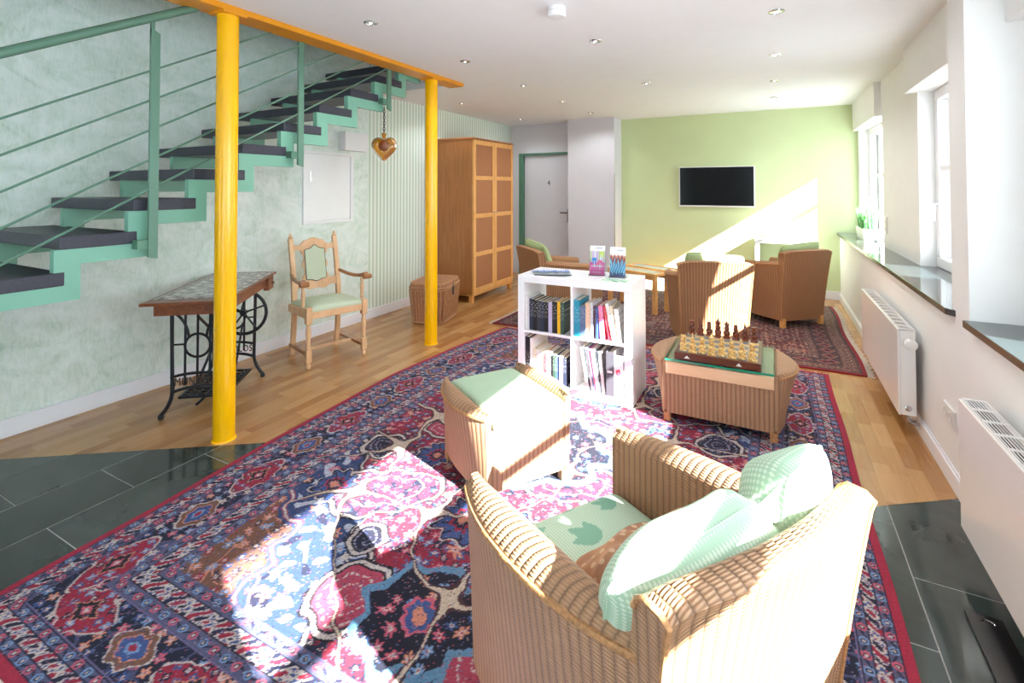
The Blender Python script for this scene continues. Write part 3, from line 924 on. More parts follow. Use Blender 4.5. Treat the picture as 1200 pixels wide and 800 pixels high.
    # dark medallions on the long axis and the centre
    for qx, qy, ra, rb in ((0.0, 1.19, 0.20, 0.20), (0.0, 0.0, 0.30, 0.36)):
        a = np.arctan2(y - qy, x - qx + 1e-9)
        r = np.hypot((x - qx) / ra, (y - qy) / rb) / (1 + 0.10 * np.cos(8 * a) + 0.04 * np.sin(13 * a))
        put(img, allf & (r < 1.10), C3(96, 140, 176)); m_ = allf & (r < 0.93)
        put(img, m_, NAVY * 0.55)
        blooms(img, A2, B2, m_, 0.055, 31, [PINK, SALMON, LBLUE, BLUE], 0.55, 6)
        put(img, allf & (r < 0.34), PINK); put(img, allf & (r < 0.27), BLUE); put(img, allf & (r < 0.14), SALMON)
    # palmettes with jagged pale outline
    for qx, qy, s in ((0.10, 0.72, 0.115), (0.78, 0.80, 0.09), (0.50, 0.36, 0.085)):
        dx, dy = (x - qx) / s, (y - qy) / (s * 1.2)
        a = np.arctan2(dy, dx); r = np.hypot(dx, dy) / (1 + 0.14 * np.cos(9 * a) + 0.07 * np.sin(4 * a))
        put(img, allf & (r < 1.10), IVORY); put(img, allf & (r < 1.03), NAVY); put(img, allf & (r < 0.94), BLUE)
        put(img, allf & (r < 0.94) & (np.abs(np.sin(a * 5)) < 0.30), NAVY)
        put(img, allf & (r < 0.55), CRIM); put(img, allf & (r < 0.42), NAVY); put(img, allf & (r < 0.25), SALMON)
    # free running ivory vine
    gv = squiggle(sx, sy, 8.6, 1.1)
    line(gv * 0.055, 0.0034, C3(70, 40, 50), C3(206, 186, 168), allf & (rc > 1.0))
    # ---- borders, from inside to outside
    for d0, d1, kind in ((0.42, 0.47, 'g'), (0.36, 0.42, 'i'), (0.31, 0.36, 'g'), (0.105, 0.14, 'g'), (0.065, 0.105, 'i'), (0.03, 0.065, 'g')):
        m = (d >= d0) & (d < d1)
        if kind == 'g': guard(img, m, d - d0, d1 - d0, d0, along, d0)
        else: ivory_band(img, m, d - d0, d1 - d0, along)
    mb = (d >= 0.14) & (d < 0.31)
    put(img, mb, NAVY * 0.8)
    put(img, mb & (np.abs(squiggle(A, B, 40, 0.9)) < 0.16), C3(70, 74, 110))
    blooms(img, A, B, mb, 0.045, 51, [SALMON, LBLUE, PINK, IVORY, BLUE], 0.72, 5)
    side_len = np.where(ex < ey, L, W)
    n = np.round((side_len - 0.45) / 0.30)
    per = (side_len - 0.45) / n
    u = (along - 0.225) / per; k = np.floor(u); du = (u - k - 0.5) * per; dv = d - 0.225
    a = np.arctan2(dv, du)
    red = (k % 2 == 0)
    sh = np.hypot(du / 0.135, dv / 0.082) / (1 + 0.13 * np.cos(4 * a) + 0.04 * np.cos(10 * a))
    put(img, mb & red & (sh < 1), IVORY); put(img, mb & red & (sh < 0.93), CRIM)
    blooms(img, A, B, mb & red & (sh < 0.9), 0.04, 61, [BLUE, NAVY, LBLUE, LILAC], 0.75, 4)
    s2 = (np.abs(du) / 0.062 + np.abs(dv) / 0.046) / (1 + 0.1 * np.cos(8 * a))
    put(img, mb & red & (s2 < 1), SALMON); put(img, mb & red & (s2 < 0.88), DARK); put(img, mb & red & (s2 < 0.42), PINK); put(img, mb & red & (s2 < 0.2), IVORY)
    sh2 = np.hypot(du / 0.092, dv / 0.062) / (1 + 0.10 * np.cos(6 * a))
    put(img, mb & ~red & (sh2 < 1), IVORY); put(img, mb & ~red & (sh2 < 0.93), BROWN); put(img, mb & ~red & (sh2 < 0.66), SALMON)
    put(img, mb & ~red & (sh2 < 0.6), BLUE); put(img, mb & ~red & (sh2 < 0.3), LBLUE); put(img, mb & ~red & (sh2 < 0.18), CRIM)
    put(img, mb & ((d < 0.145) | (d > 0.305)), LILAC)
    put(img, d < 0.03, C3(170, 36, 66))
    # every knot takes the dye a little differently
    rs = np.random.RandomState(5)
    stray = (rs.rand(*A.shape) < 0.07) & (d > 0.03)
    img[stray] = np.array([NAVY, LILAC, PINK * 0.7, C3(150, 140, 160), BLUE])[rs.randint(0, 5, stray.sum())]
    img *= (0.60 + 0.30 * rs.rand(*A.shape))[..., None]
    return img
NA, NB = 610, 830
RW, RL = 2.812, 3.83
a = np.linspace(0, RW, NA); b = np.linspace(0, RL, NB)
A, B = np.meshgrid(a, b, indexing='ij')
cols = persian(A, B, RW, RL)
Yw = 0.60 + B
xl = np.interp(Yw, [0.6, 0.94, 1.22, 1.82, 2.9, 3.7, 4.43], [-2.395, -2.417, -2.43, -2.496, -2.556, -2.50, -2.405])
Xw = xl + A / RW * (0.362 - xl) + 0.004 * np.sin(B * 5) * (A / RW)
Zw = 0.012 + 0.0012 * np.sin(A * 6 + 2 * np.sin(B * 3))
rug = fast_grid('persian_rug', np.stack([Xw, Yw, Zw], -1), M_RUG, cols, 0.011)
tag(rug, 'large red and navy patterned rug under the bookshelf and near wicker armchair', 'rug')
M_FRINGE = plain('cotton_fringe', rgb(214, 204, 190), 0.9, vary=0.1, scale=50)
def fringe(parent, pts, out, ln, seed):
    m = MB(); rnd = random.Random(seed)
    for (px, py) in pts:
        s = rnd.uniform(-0.3, 0.3); l = ln * rnd.uniform(0.7, 1.1)
        ex, ey = px + (out[0] + s * out[1]) * l, py + (out[1] + s * out[0]) * l
        w = 0.0025
        m.add([(px - w * out[1], py - w * out[0], 0.003), (px + w * out[1], py + w * out[0], 0.003), (ex + w * out[1], ey + w * out[0], 0.002), (ex - w * out[1], ey - w * out[0], 0.002), (px, py, 0.0075), (ex, ey, 0.005)],
              [(0, 1, 2, 3), (0, 3, 5, 4), (1, 4, 5, 2), (0, 4, 1), (3, 2, 5)])
    o = m.build('fringe', M_FRINGE, parent); o['kind'] = 'stuff'
    return o
fringe(rug, [(-2.39 + 2.75 * k / 330, 4.428) for k in range(331)], (0, 1), 0.045, 1)
fringe(rug, [(-2.38 + 2.74 * k / 330, 0.602) for k in range(331)], (0, -1), 0.045, 2)

def tribal(A, B, W, L):
    img = np.zeros(A.shape + (3,))
    ex, ey = np.minimum(A, W - A), np.minimum(B, L - B); d = np.minimum(ex, ey)
    along = np.where(ex < ey, B, A)
    x, y = np.abs(A - W / 2), np.abs(B - L / 2)
    img[:] = MAROON
    f = d > 0.36
    put(img, f & (np.abs(squiggle(A, B, 30, 0.6)) < 0.25), TAUPE)
    blooms(img, A, B, f, 0.045, 5, [TAUPE, C3(60, 44, 60), SALMON * 0.8, C3(120, 60, 60)], 0.9, 4, C3(196, 176, 160))
    lz = (x / 1.1 + y / 0.72) + 0.03 * np.sin(A * 30) * np.sin(B * 27)
    put(img, f & (np.abs(lz - 1) < 0.03), C3(56, 40, 56)); put(img, f & (np.abs(lz - 1) < 0.010), C3(150, 120, 108))
    put(img, f & (np.abs(lz - 0.55) < 0.02), C3(130, 96, 88))
    m = d <= 0.36
    put(img, m, C3(66, 46, 56))
    u = along / 0.075; k = np.floor(u); du = u - k - 0.5
    for d0, w in ((0.05, 0.05), (0.10, 0.04), (0.30, 0.05)):
        mm = (d > d0) & (d < d0 + w); dv = (d - d0) / w - 0.5
        put(img, mm, C3(120, 92, 84)); put(img, mm & (np.abs(du) + np.abs(dv) < 0.42), MAROON); put(img, mm & (np.abs(du) + np.abs(dv) < 0.18), IVORY * 0.8)
    mm = (d > 0.15) & (d < 0.29); u2 = along / 0.16; du2 = u2 - np.floor(u2) - 0.5; dv = (d - 0.22) / 0.14
    put(img, mm & (np.abs(du2) + np.abs(dv) < 0.46), C3(136, 104, 94)); put(img, mm & (np.abs(du2) + np.abs(dv) < 0.34), C3(120, 44, 56)); put(img, mm & (np.abs(du2) + np.abs(dv) < 0.16), NAVY)
    put(img, d < 0.03, C3(140, 28, 44))
    rs = np.random.RandomState(9)
    stray = (rs.rand(*A.shape) < 0.16) & (d > 0.03)
    img[stray] = np.array([MAROON * 0.6, TAUPE, C3(60, 46, 62), C3(150, 124, 116)])[rs.randint(0, 4, stray.sum())]
    img *= (0.72 + 0.36 * rs.rand(*A.shape))[..., None]
    return img
a = np.linspace(0, 3.22, 420); b = np.linspace(0, 2.44, 320)
A, B = np.meshgrid(a, b, indexing='ij')
cols = tribal(A, B, 3.22, 2.44)
P = np.stack([-2.60 + A + 0.012 * np.sin(B * 4), 4.50 + B + 0.03 * A / 3.22, 0.010 + 0.001 * np.sin(A * 5 + B * 4)], -1)
rug2 = fast_grid('tribal_rug', P, M_RUG, cols, 0.009)
tag(rug2, 'dark maroon and brown patterned rug under the far armchairs', 'rug')
fringe(rug2, [(0.618 + 0.012 * math.sin(4 * 2.44 * k / 260), 4.53 + 2.44 * k / 260) for k in range(261)], (1, 0), 0.05, 3)
fringe(rug2, [(-2.60 + 0.012 * math.sin(4 * 2.44 * k / 260), 4.50 + 2.44 * k / 260) for k in range(261)], (-1, 0), 0.05, 4)
RZ = 0.0135      # furniture standing on a rug

# ================================================================== WICKER FURNITURE
def half_moon(parent, s, inner, y0, y1, wend, wmid, ztop, zin, zbase, wbase0, wbase1, mat, name='arm', bulge=0.012, n=44, flat=False):
    """an arm whose top is a segment in plan: straight inside edge, bowed outside edge, walls drawn in below"""
    sect = []; uvs = []
    yc, hl = (y0 + y1) / 2, (y1 - y0) / 2
    for i in range(n + 1):
        y = y0 + (y1 - y0) * i / n
        t = (y - yc) / hl
        w = wend + (wmid - wend) * (1 - abs(t) ** 2.2)
        wb = wbase0 + (wbase1 - wbase0) * (1 - t * t)
        z = ztop(y)
        pts = [(inner, zin), (inner, zin + (z - zin) * 0.5), (inner, z - 0.022), (inner + 0.005, z - 0.008), (inner + 0.016, z)]
        for q in (0.3, 0.5, 0.7):
            pts.append((inner + w * q, z + bulge * (1 - (2 * q - 1) ** 2)))
        pts += [(inner + w - 0.014, z), (inner + w - 0.004, z - 0.007), (inner + w, z - 0.02)]
        for q in (0.15, 0.35, 0.6, 0.85, 1.0):
            pts.append((inner + w + (wb - w) * (1 - (1 - q) ** 1.4), z - 0.02 + (zbase - z + 0.02) * q))
        row = []; ur = []; run = 0; prev = None
        for (px, pz) in pts:
            if prev: run += math.hypot(px - prev[0], pz - prev[1])
            prev = (px, pz)
            row.append((s * px, y, pz)); ur.append((y, run))
        sect.append(row); uvs.append(ur)
    m = MB().grid(sect, uvs, flip=(s > 0))
    np_ = len(sect[0])
    base = len(sect) * 0
    f0 = [j for j in range(np_)]; f1 = [n * np_ + j for j in range(np_)]
    for f, rv in ((f0, s > 0), (f1, s < 0)):
        f = f if rv else f[::-1]
        m.f.append(f); m.uv.append([(m.v[q][0], m.v[q][2]) for q in f]); m.mi.append(0)
    arm = m.build(name, mat, parent, smooth=50)
    edge = [sect[i][10] for i in range(n + 1)]
    MB().tube(edge, 0.0075, 6).build('braid', M_BRAID, arm, smooth=60)
    return arm
def pillow_pts(w, h, t, n=26, wrinkle=0.006, seed=0, sag=0.0):
    rnd = random.Random(seed)
    ph = [rnd.uniform(0, 6.28) for _ in range(6)]
    g = np.linspace(-1, 1, n)
    U, V = np.meshgrid(g, g, indexing='ij')
    # ease the grid towards the seam so the edge stays smooth
    U = np.sign(U) * (1 - (1 - np.abs(U)) ** 1.25); V = np.sign(V) * (1 - (1 - np.abs(V)) ** 1.25)
    X = U * w / 2 * (1 - 0.05 * (1 - V ** 2) * np.abs(U) ** 3 - 0.08 * V ** 6 * np.abs(U) ** 3); Y = V * h / 2 * (1 - 0.06 * (1 - U ** 2) * np.abs(V) ** 3 - 0.10 * U ** 6 * np.abs(V) ** 3)
    T = t / 2 * np.sqrt(np.clip((1 - np.abs(U) ** 3.2) * (1 - np.abs(V) ** 3.2), 0, 1))
    wr = wrinkle * (np.sin(7 * U + 5 * V + ph[0]) + np.sin(11 * V - 4 * U + ph[1]) * 0.6) * T / (t / 2)
    return U, V, X, Y, T + wr, T * 0.9 - wr * 0.5
def pillow(name, w, h, t, mat, seed=0, n=26, bend=0.0, fold=0.0, parent=None):
    """closed soft cushion lying in the local XZ plane (height along z), thickness along y"""
    U, V, X, Z, Tf, Tb = pillow_pts(w, h, t, n, seed=seed)
    m = MB()
    def P(i, j, f):
        x, z = X[i, j], Z[i, j]
        y = Tf[i, j] if f else -Tb[i, j]
        y += bend * (U[i, j] ** 2)
        if fold:
            k = math.exp(-((U[i, j] - 0.30) / 0.13) ** 2)
            y -= (fold * k) if f else -fold * 0.3 * k
            z -= 0.05 * k * (V[i, j] + 1) / 2
        return (x, y, z)
    front = [[P(i, j, True) for j in range(n)] for i in range(n)]
    back = [[P(i, j, False) for j in range(n)] for i in range(n)]
    uv = [[(X[i, j], Z[i, j]) for j in range(n)] for i in range(n)]
    m.grid(front, uv, flip=True); m.grid(back, uv)
    o = m.build(name, mat, parent, smooth=60)
    seam = [front[i][0] for i in range(n)] + [front[n - 1][j] for j in range(1, n)] + [front[i][n - 1] for i in range(n - 2, -1, -1)] + [front[0][j] for j in range(n - 2, 0, -1)]
    MB().tube(seam, 0.0035, 5, closed=True).build('piping', mat, o, smooth=60)
    return o
def leaf_mask(X, Y, spots):
    out = np.zeros(X.shape)
    for (cx, cy, s, a) in spots:
        for da, ln in ((0.0, 1.0), (0.62, 0.86), (-0.62, 0.86)):
            ca, sa = math.cos(a + da), math.sin(a + da)
            u = ((X - cx) * ca + (Y - cy) * sa) / (s * ln); v = (-(X - cx) * sa + (Y - cy) * ca) / (s * ln)
            w = 0.25 * np.sin(np.clip(u, 0, 1) * PI) ** 0.8 * (1.25 - 0.5 * u)
            out[(u > 0) & (u < 1) & (np.abs(v) < w)] = 1
    return out
def seat_cushion(parent, x0, x1, y0, y1, z0, z1, mat, puff=0.02, spots=None, name='seat_cushion', n=90):
    gx = np.linspace(-1, 1, n); X, Y = np.meshgrid(gx, gx, indexing='ij')
    prof = lambda q: np.clip(1 - np.abs(q) ** 14, 0, 1) ** 0.5
    k = prof(X) * prof(Y)
    Z = z0 + (z1 - z0) * (0.35 + 0.65 * k) + puff * (1 - X ** 2) * (1 - Y ** 2)
    PX_, PY_ = (x0 + x1) / 2 + X * (x1 - x0) / 2, (y0 + y1) / 2 + Y * (y1 - y0) / 2
    att = leaf_mask(PX_, PY_, spots) if spots else np.zeros(X.shape)
    return fast_grid(name, np.stack([PX_, PY_, Z], -1), mat, None, (z1 - z0) * 0.35, parent, att, np.stack([PX_, PY_], -1))
def armchair(label, loc, rotz, mat, cush, fine=True, spots=None):
    c = thing('wicker_armchair', label, 'armchair', loc, rotz, 'woven wicker armchairs')
    zt = lambda y: 0.585 + 0.075 * (0.37 - y) / 0.71
    for s in (-1, 1):
        half_moon(c, s, 0.242, -0.305, 0.37, 0.052, 0.112, zt, 0.072, 0.072, 0.030, 0.058, mat, 'armrest', n=60 if fine else 30)
    # back shell
    n = 46 if fine else 24
    rows_ = []; uvs = []
    for i in range(n + 1):
        t = -1 + 2 * i / n
        x = 0.305 * t
        q = 1 - t * t
        zt_ = 0.775 + 0.012 * q - 0.02 * abs(t) ** 8
        yb = lambda z: -0.300 - 0.022 * q - (0.085 + 0.024 * q) * ((z - 0.07) / 0.71) ** 1.5
        xs = lambda z: x * (0.88 + 0.12 * (z - 0.07) / 0.71)
        pts = []
        for z in (0.30, 0.42, 0.54, 0.66, zt_ - 0.03): pts.append((xs(z), yb(z) + 0.070, z))
        pts.append((xs(zt_), yb(zt_) + 0.066, zt_ - 0.012)); pts.append((xs(zt_), yb(zt_) + 0.050, zt_)); pts.append((xs(zt_), yb(zt_) + 0.014, zt_)); pts.append((xs(zt_), yb(zt_) - 0.002, zt_ - 0.010))
        for z in (zt_ - 0.03, 0.66, 0.5, 0.34, 0.2, 0.07): pts.append((xs(z), yb(z), z))
        run = 0; ur = []; prev = None
        for p in pts:
            if prev: run += (Vector(p) - Vector(prev)).length
            prev = p; ur.append((x, run))
        rows_.append(pts); uvs.append(ur)
    m = MB().grid(rows_, uvs, flip=True)
    k = len(rows_[0])
    for f, rv in (([j for j in range(k)], False), ([n * k + j for j in range(k)], True)):
        f = f if rv else f[::-1]
        m.f.append(f); m.uv.append([(m.v[q][1], m.v[q][2]) for q in f]); m.mi.append(0)
    bk = m.build('backrest', mat, c, smooth=50)
    for idx in (0, n):
        MB().tube([rows_[idx][j] for j in range(4, 15)], 0.006, 6).build('braid', M_BRAID, bk, smooth=60)
    MB().box(-0.245, 0.245, 0.322, 0.338, 0.072, 0.345).build('front_apron', mat, c, bevel=0.006)
    MB().box(-0.243, 0.243, -0.31, 0.325, 0.29, 0.345).build('seat_deck', M_BRAID, c)
    for sx in (-1, 1):
        for yy in (0.315, -0.290):
            xx = sx * 0.245
            MB().prism([(xx - 0.022, yy - 0.022), (xx + 0.022, yy - 0.022), (xx + 0.022, yy + 0.022), (xx - 0.022, yy + 0.022)], 'z', 0.0, 0.09).build('leg', M_BEECH, c, bevel=0.004)
    seat_cushion(c, -0.236, 0.236, -0.245, 0.352, 0.345, 0.425, cush, 0.018, spots, n=120 if fine else 40)
    return c
SPOTS = [(-0.15, 0.02, 0.095, 0.9), (0.02, 0.16, 0.10, 2.2), (0.14, 0.02, 0.085, 1.2), (-0.16, 0.27, 0.08, 0.2), (0.17, 0.27, 0.08, 2.6), (-0.02, -0.14, 0.08, 1.9), (0.0, 0.33, 0.06, 0.5)]
armchair('wicker armchair with leaf patterned green seat, nearest the camera', (-0.302, 1.237, RZ), R(57.4), M_WICKER, M_CHECK, True, SPOTS)
armchair('sunlit wicker armchair seen from behind, beyond the chess set', (-0.545, 4.88, RZ), R(18), M_WICKER2, M_SAGE2, False)
armchair('brown wicker armchair by the lime green wall and window sill', (0.05, 6.05, RZ), R(45), M_WICKER2, M_SAGE2, False)
armchair('wicker armchair behind the white bookshelf, beside the wardrobe', (-2.05, 5.0, RZ), R(-42), M_WICKER2, M_SAGE2, False)
def on_chair(o, base, rotz, local, tilt, yaw=0.0, roll=0.0):
    m = Matrix.Translation(base) @ Matrix.Rotation(rotz, 4, 'Z') @ Matrix.Translation(local) @ Matrix.Rotation(yaw, 4, 'Z') @ Matrix.Rotation(tilt, 4, 'X') @ Matrix.Rotation(roll, 4, 'Y')
    o.matrix_world = m
    return o
b0 = Vector((-0.302, 1.237, RZ))
p = pillow('throw_pillow', 0.62, 0.37, 0.20, M_CHECK, 3, 44, 0.02, 0.035)
tag(on_chair(p, b0, R(57.4), Vector((0.005, -0.245, 0.625)), R(20), 0, R(-11)), 'large pale green check pillow leaning on the back of the near armchair', 'pillow')
p = pillow('lumbar_pillow', 0.47, 0.21, 0.13, M_TAN, 5, 30)
tag(on_chair(p, b0, R(57.4), Vector((0.025, -0.035, 0.512)), R(55)), 'tan embossed lumbar pillow tucked below the green pillow on near armchair', 'pillow')
for base, rz, lab, sd_ in (((-0.545, 4.88, RZ), 18, 'green pillow on the sunlit armchair beyond the chess set', 11), ((0.05, 6.05, RZ), 45, 'green pillow on the brown armchair by the lime green wall', 12), ((-2.05, 5.0, RZ), -42, 'green pillow on the armchair behind the white bookshelf', 13)):
    p = pillow('throw_pillow', 0.50, 0.42, 0.15, M_SAGE2, sd_, 24)
    tag(on_chair(p, Vector(base), R(rz), Vector((0.0, -0.235, 0.645)), R(20), 0, R(4 if sd_ != 12 else -5)), lab, 'pillow', 'green pillows on the far armchairs')

# ottoman in front of the near armchair
ot = thing('footstool', 'wicker footstool with sage green cushion and bowed arms', 'footstool', (-1.204, 2.204, RZ), R(57.4))
for s in (-1, 1):
    half_moon(ot, s, 0.200, -0.245, 0.245, 0.030, 0.098, lambda y: 0.405, 0.055, 0.055, 0.020, 0.050, M_WICKER, 'armrest', n=44)
for yy in (-0.238, 0.226):
    MB().box(-0.202, 0.202, yy, yy + 0.012, 0.055, 0.345).build('side_panel', M_WICKER, ot)
MB().box(-0.200, 0.200, -0.236, 0.236, 0.26, 0.345).build('seat_deck', M_BRAID, ot)
seat_cushion(ot, -0.196, 0.196, -0.262, 0.262, 0.345, 0.398, M_SAGE, 0.014, name='cushion', n=70)
for sx in (-1, 1):
    for yy in (-0.218, 0.218):
        MB().box(sx * 0.205 - 0.02, sx * 0.205 + 0.02, yy - 0.02, yy + 0.02, 0, 0.07).build('leg', M_BRAID, ot, bevel=0.003)

# chess table
ct = thing('glass_topped_table', 'low wicker table with a glass top carrying the chess set', 'table', (-0.290, 3.345, RZ))
for s in (-1, 1):
    half_moon(ct, s, 0.288, -0.245, 0.245, 0.030, 0.125, lambda y: 0.372, 0.055, 0.055, 0.020, 0.060, M_WICKER, 'end_arm', bulge=0.004, n=44)
for yy in (-0.250, 0.238):
    MB().box(-0.288, 0.288, yy, yy + 0.012, 0.055, 0.290).build('side_panel', M_WICKER, ct)
    MB().box(-0.290, 0.290, yy - 0.006, yy + 0.018, 0.290, 0.360).build('rail', M_PEACHRAIL, ct, bevel=0.004)
MB().box(-0.286, 0.286, -0.236, 0.236, 0.30, 0.366).build('table_top', plain('rose_table_top', rgb(226, 192, 186), 0.5, vary=0.03), ct)
MB().box(-0.290, 0.290, -0.265, 0.265, 0.370, 0.382).build('glass_top', M_GLASSTOP, ct, bevel=0.002)
M_GLASSEDGE = plain('glass_edge_green', rgb(40, 140, 112), 0.1, vary=0.1)
MB().box(-0.2905, 0.2905, -0.2665, -0.265, 0.3705, 0.3815).box(0.29, 0.2912, -0.2665, 0.2665, 0.3705, 0.3815).box(-0.2912, -0.29, -0.2665, 0.2665, 0.3705, 0.3815).build('glass_edge', M_GLASSEDGE, ct)
for sx in (-1, 1):
    for yy in (-0.225, 0.225):
        MB().box(sx * 0.285 - 0.02, sx * 0.285 + 0.02, yy - 0.02, yy + 0.02, 0, 0.07).build('leg', M_BRAID, ct, bevel=0.003)
# chess board and men
BZ = RZ + 0.382
def board_top():
    t = NT('chess_squares')
    ck = t.n('ShaderNodeTexChecker'); t.put(ck.inputs['Vector'], t.obj()); ck.inputs['Scale'].default_value = 1 / 0.0535
    ck.inputs['Color1'].default_value = rgb(212, 176, 110); ck.inputs['Color2'].default_value = rgb(92, 104, 122)
    n = t.noise(t.obj(), 60, 3)
    return t.set(t.mix(t.math('MULTIPLY', n, 0.35), ck.outputs[0], rgb(150, 140, 120)), 0.3)
cb = thing('chess_board', 'dark wooden chess board box with triangle inlays', 'chess board', (-0.296, 3.325, BZ))
MB().box(-0.232, 0.232, -0.235, 0.235, 0, 0.042).build('board_box', wood('chess_box_wood', rgb(70, 34, 22), rgb(92, 48, 30), rgb(110, 60, 40), (4, 20, 20), 0.3), cb, bevel=0.003)
MB().box(-0.214, 0.214, -0.214, 0.214, 0.0422, 0.0437).build('playing_field', board_top(), cb)
inl = MB()
for xx in (-0.16, 0.12):
    inl.add([(xx - 0.016, -0.2356, 0.012), (xx + 0.016, -0.2356, 0.012), (xx, -0.2356, 0.030), (xx - 0.016, -0.234, 0.012), (xx + 0.016, -0.234, 0.012), (xx, -0.234, 0.030)], [(0, 1, 2), (5, 4, 3), (0, 3, 4, 1), (1, 4, 5, 2), (2, 5, 3, 0)])
inl.build('inlay', M_SWITCH, cb)
def men_mat(key, c1, c2, c3):
    t = NT(key)
    n = t.noise(t.scale(t.obj(), (60, 60, 140)), 1.0, 4)
    return t.set(t.ramp(n, [(0.35, c1), (0.5, c2), (0.62, c3)]), 0.32)
M_MENL = men_mat('light_boxwood', rgb(150, 98, 44), rgb(222, 180, 106), rgb(240, 212, 150))
M_MEND = men_mat('dark_rosewood', rgb(58, 24, 16), rgb(108, 48, 30), rgb(150, 76, 50))
base = [(0.0175, 0), (0.0185, 0.004), (0.0175, 0.010), (0.013, 0.013), (0.0165, 0.020), (0.0175, 0.030), (0.015, 0.037), (0.0095, 0.041), (0.0125, 0.045)]
tops = {'rook': [(0.0135, 0.055), (0.0105, 0.062), (0.0130, 0.066), (0.0130, 0.074), (0.007, 0.075)],
        'knight': [(0.0115, 0.052), (0.0085, 0.060), (0.0105, 0.066), (0.0085, 0.074), (0.003, 0.078)],
        'bishop': [(0.0110, 0.054), (0.0065, 0.066), (0.0045, 0.076), (0.0030, 0.086), (0.001, 0.090)],
        'queen': [(0.0125, 0.056), (0.0085, 0.064), (0.0110, 0.070), (0.0135, 0.078), (0.0075, 0.081), (0.004, 0.087), (0.001, 0.089)],
        'king': [(0.0125, 0.056), (0.0090, 0.064), (0.0120, 0.072), (0.0130, 0.082), (0.0080, 0.086), (0.0045, 0.093), (0.001, 0.096)]}
order = ['rook', 'bishop', 'knight', 'king', 'queen', 'knight', 'bishop', 'rook']
men = {}
for side, yy, mt, nm in (('light', -0.187, M_MENL, 'near'), ('dark', 0.187, M_MEND, 'far')):
    for k, kind in enumerate(order):
        key = (side, kind)
        if key not in men:
            m = MB().lathe([(r * 1.18, z * 1.22) for r, z in base + tops[kind]], 14)
            if kind == 'knight':
                m.obox((0.0, -0.007, 0.081), (0.010, 0.022, 0.012), Matrix.Rotation(R(25), 3, 'X'))
            if kind == 'king':
                m.obox((0, 0, 0.120), (0.012, 0.003, 0.003), Matrix.Identity(3))
            m.obox((0, -0.013, 0.034), (0.018, 0.014, 0.016), Matrix.Identity(3))
            men[key] = m.mesh('chess_piece', mt, 50)
        o = bpy.data.objects.new('chess_piece', men[key]); COL.objects.link(o)
        o.location = (-0.296 + (k - 3.5) * 0.0535, 3.325 + yy, BZ + 0.0437)
        o.rotation_euler = (0, 0, 0 if side == 'light' else PI)
        tag(o, '%s carved wooden %s chess piece, %s from the left in the %s row' % (side, kind, ORD[k], nm), 'chess piece', '%s chess pieces' % side)

# ================================================================== BOOKSHELF
SX0, SX1, SY0, SY1 = -1.615, -0.800, 3.160, 3.550
sh = thing('bookshelf', 'low white open cube bookshelf filled with books', 'bookshelf', (SX0, SY0, RZ))
SWd, SD, SH = SX1 - SX0, SY1 - SY0, 0.785
FT = 0.050
MB().box(0, FT, 0, SD, 0, SH - FT).build('side_panel', M_WHITELAQ, sh, bevel=0.002)
MB().box(SWd - FT, SWd, 0, SD, 0, SH - FT).build('side_panel', M_WHITELAQ, sh, bevel=0.002)
MB().box(0, SWd, 0, SD, SH - FT, SH).build('top_panel', M_WHITELAQ, sh, bevel=0.002)
MB().box(FT, SWd - FT, 0, SD, 0.0, FT).build('bottom_panel', M_WHITELAQ, sh, bevel=0.002)
MIDZ = (SH) / 2
MB().box(FT, SWd - FT, 0.002, SD - 0.002, MIDZ - 0.009, MIDZ + 0.009).build('shelf', M_WHITELAQ, sh, bevel=0.001)
for z0, z1 in ((FT, MIDZ - 0.009), (MIDZ + 0.009, SH - FT)):
    MB().box(SWd / 2 - 0.009, SWd / 2 + 0.009, 0.002, SD - 0.002, z0, z1).build('divider', M_WHITELAQ, sh, bevel=0.001)
M_PAGES = plain('book_pages', rgb(228, 218, 198), 0.8, vary=0.08, scale=90)
def cover_mat(key, c, mark):
    if key in MATS: return MATS[key]
    t = NT(key)
    s = t.sep(t.obj())
    n = t.noise(t.scale(t.obj(), (160, 1, 160)), 1.0, 3.0)
    band = t.math('COMPARE', s[2], 0.15, 0.055)
    k = t.math('MULTIPLY', t.math('GREATER_THAN', n, 0.60), band)
    MATS[key] = t.set(t.mix(k, c, mark), 0.4)
    return t.m
LT = rgb(210, 210, 205)
COVERS = {'white': (rgb(232, 230, 226), rgb(150, 150, 150)), 'navy': (rgb(40, 48, 70), LT), 'black': (rgb(24, 24, 28), LT), 'charcoal': (rgb(52, 56, 62), LT),
          'lavender': (rgb(196, 192, 222), rgb(190, 60, 90)), 'yellow': (rgb(240, 190, 40), rgb(120, 60, 20)), 'teal': (rgb(36, 140, 168), rgb(200, 220, 225)),
          'slate blue': (rgb(84, 106, 140), LT), 'orange and cream': (rgb(238, 206, 176), rgb(214, 90, 40)), 'pale grey': (rgb(206, 208, 214), rgb(90, 90, 100)),
          'dark purple': (rgb(70, 40, 56), LT), 'blue': (rgb(60, 84, 150), LT), 'pink': (rgb(236, 130, 170), rgb(240, 225, 230)), 'red': (rgb(206, 60, 74), rgb(240, 220, 220)),
          'cream': (rgb(232, 222, 196), rgb(120, 100, 80)), 'dark green': (rgb(48, 76, 66), LT), 'grey': (rgb(120, 122, 128), LT)}
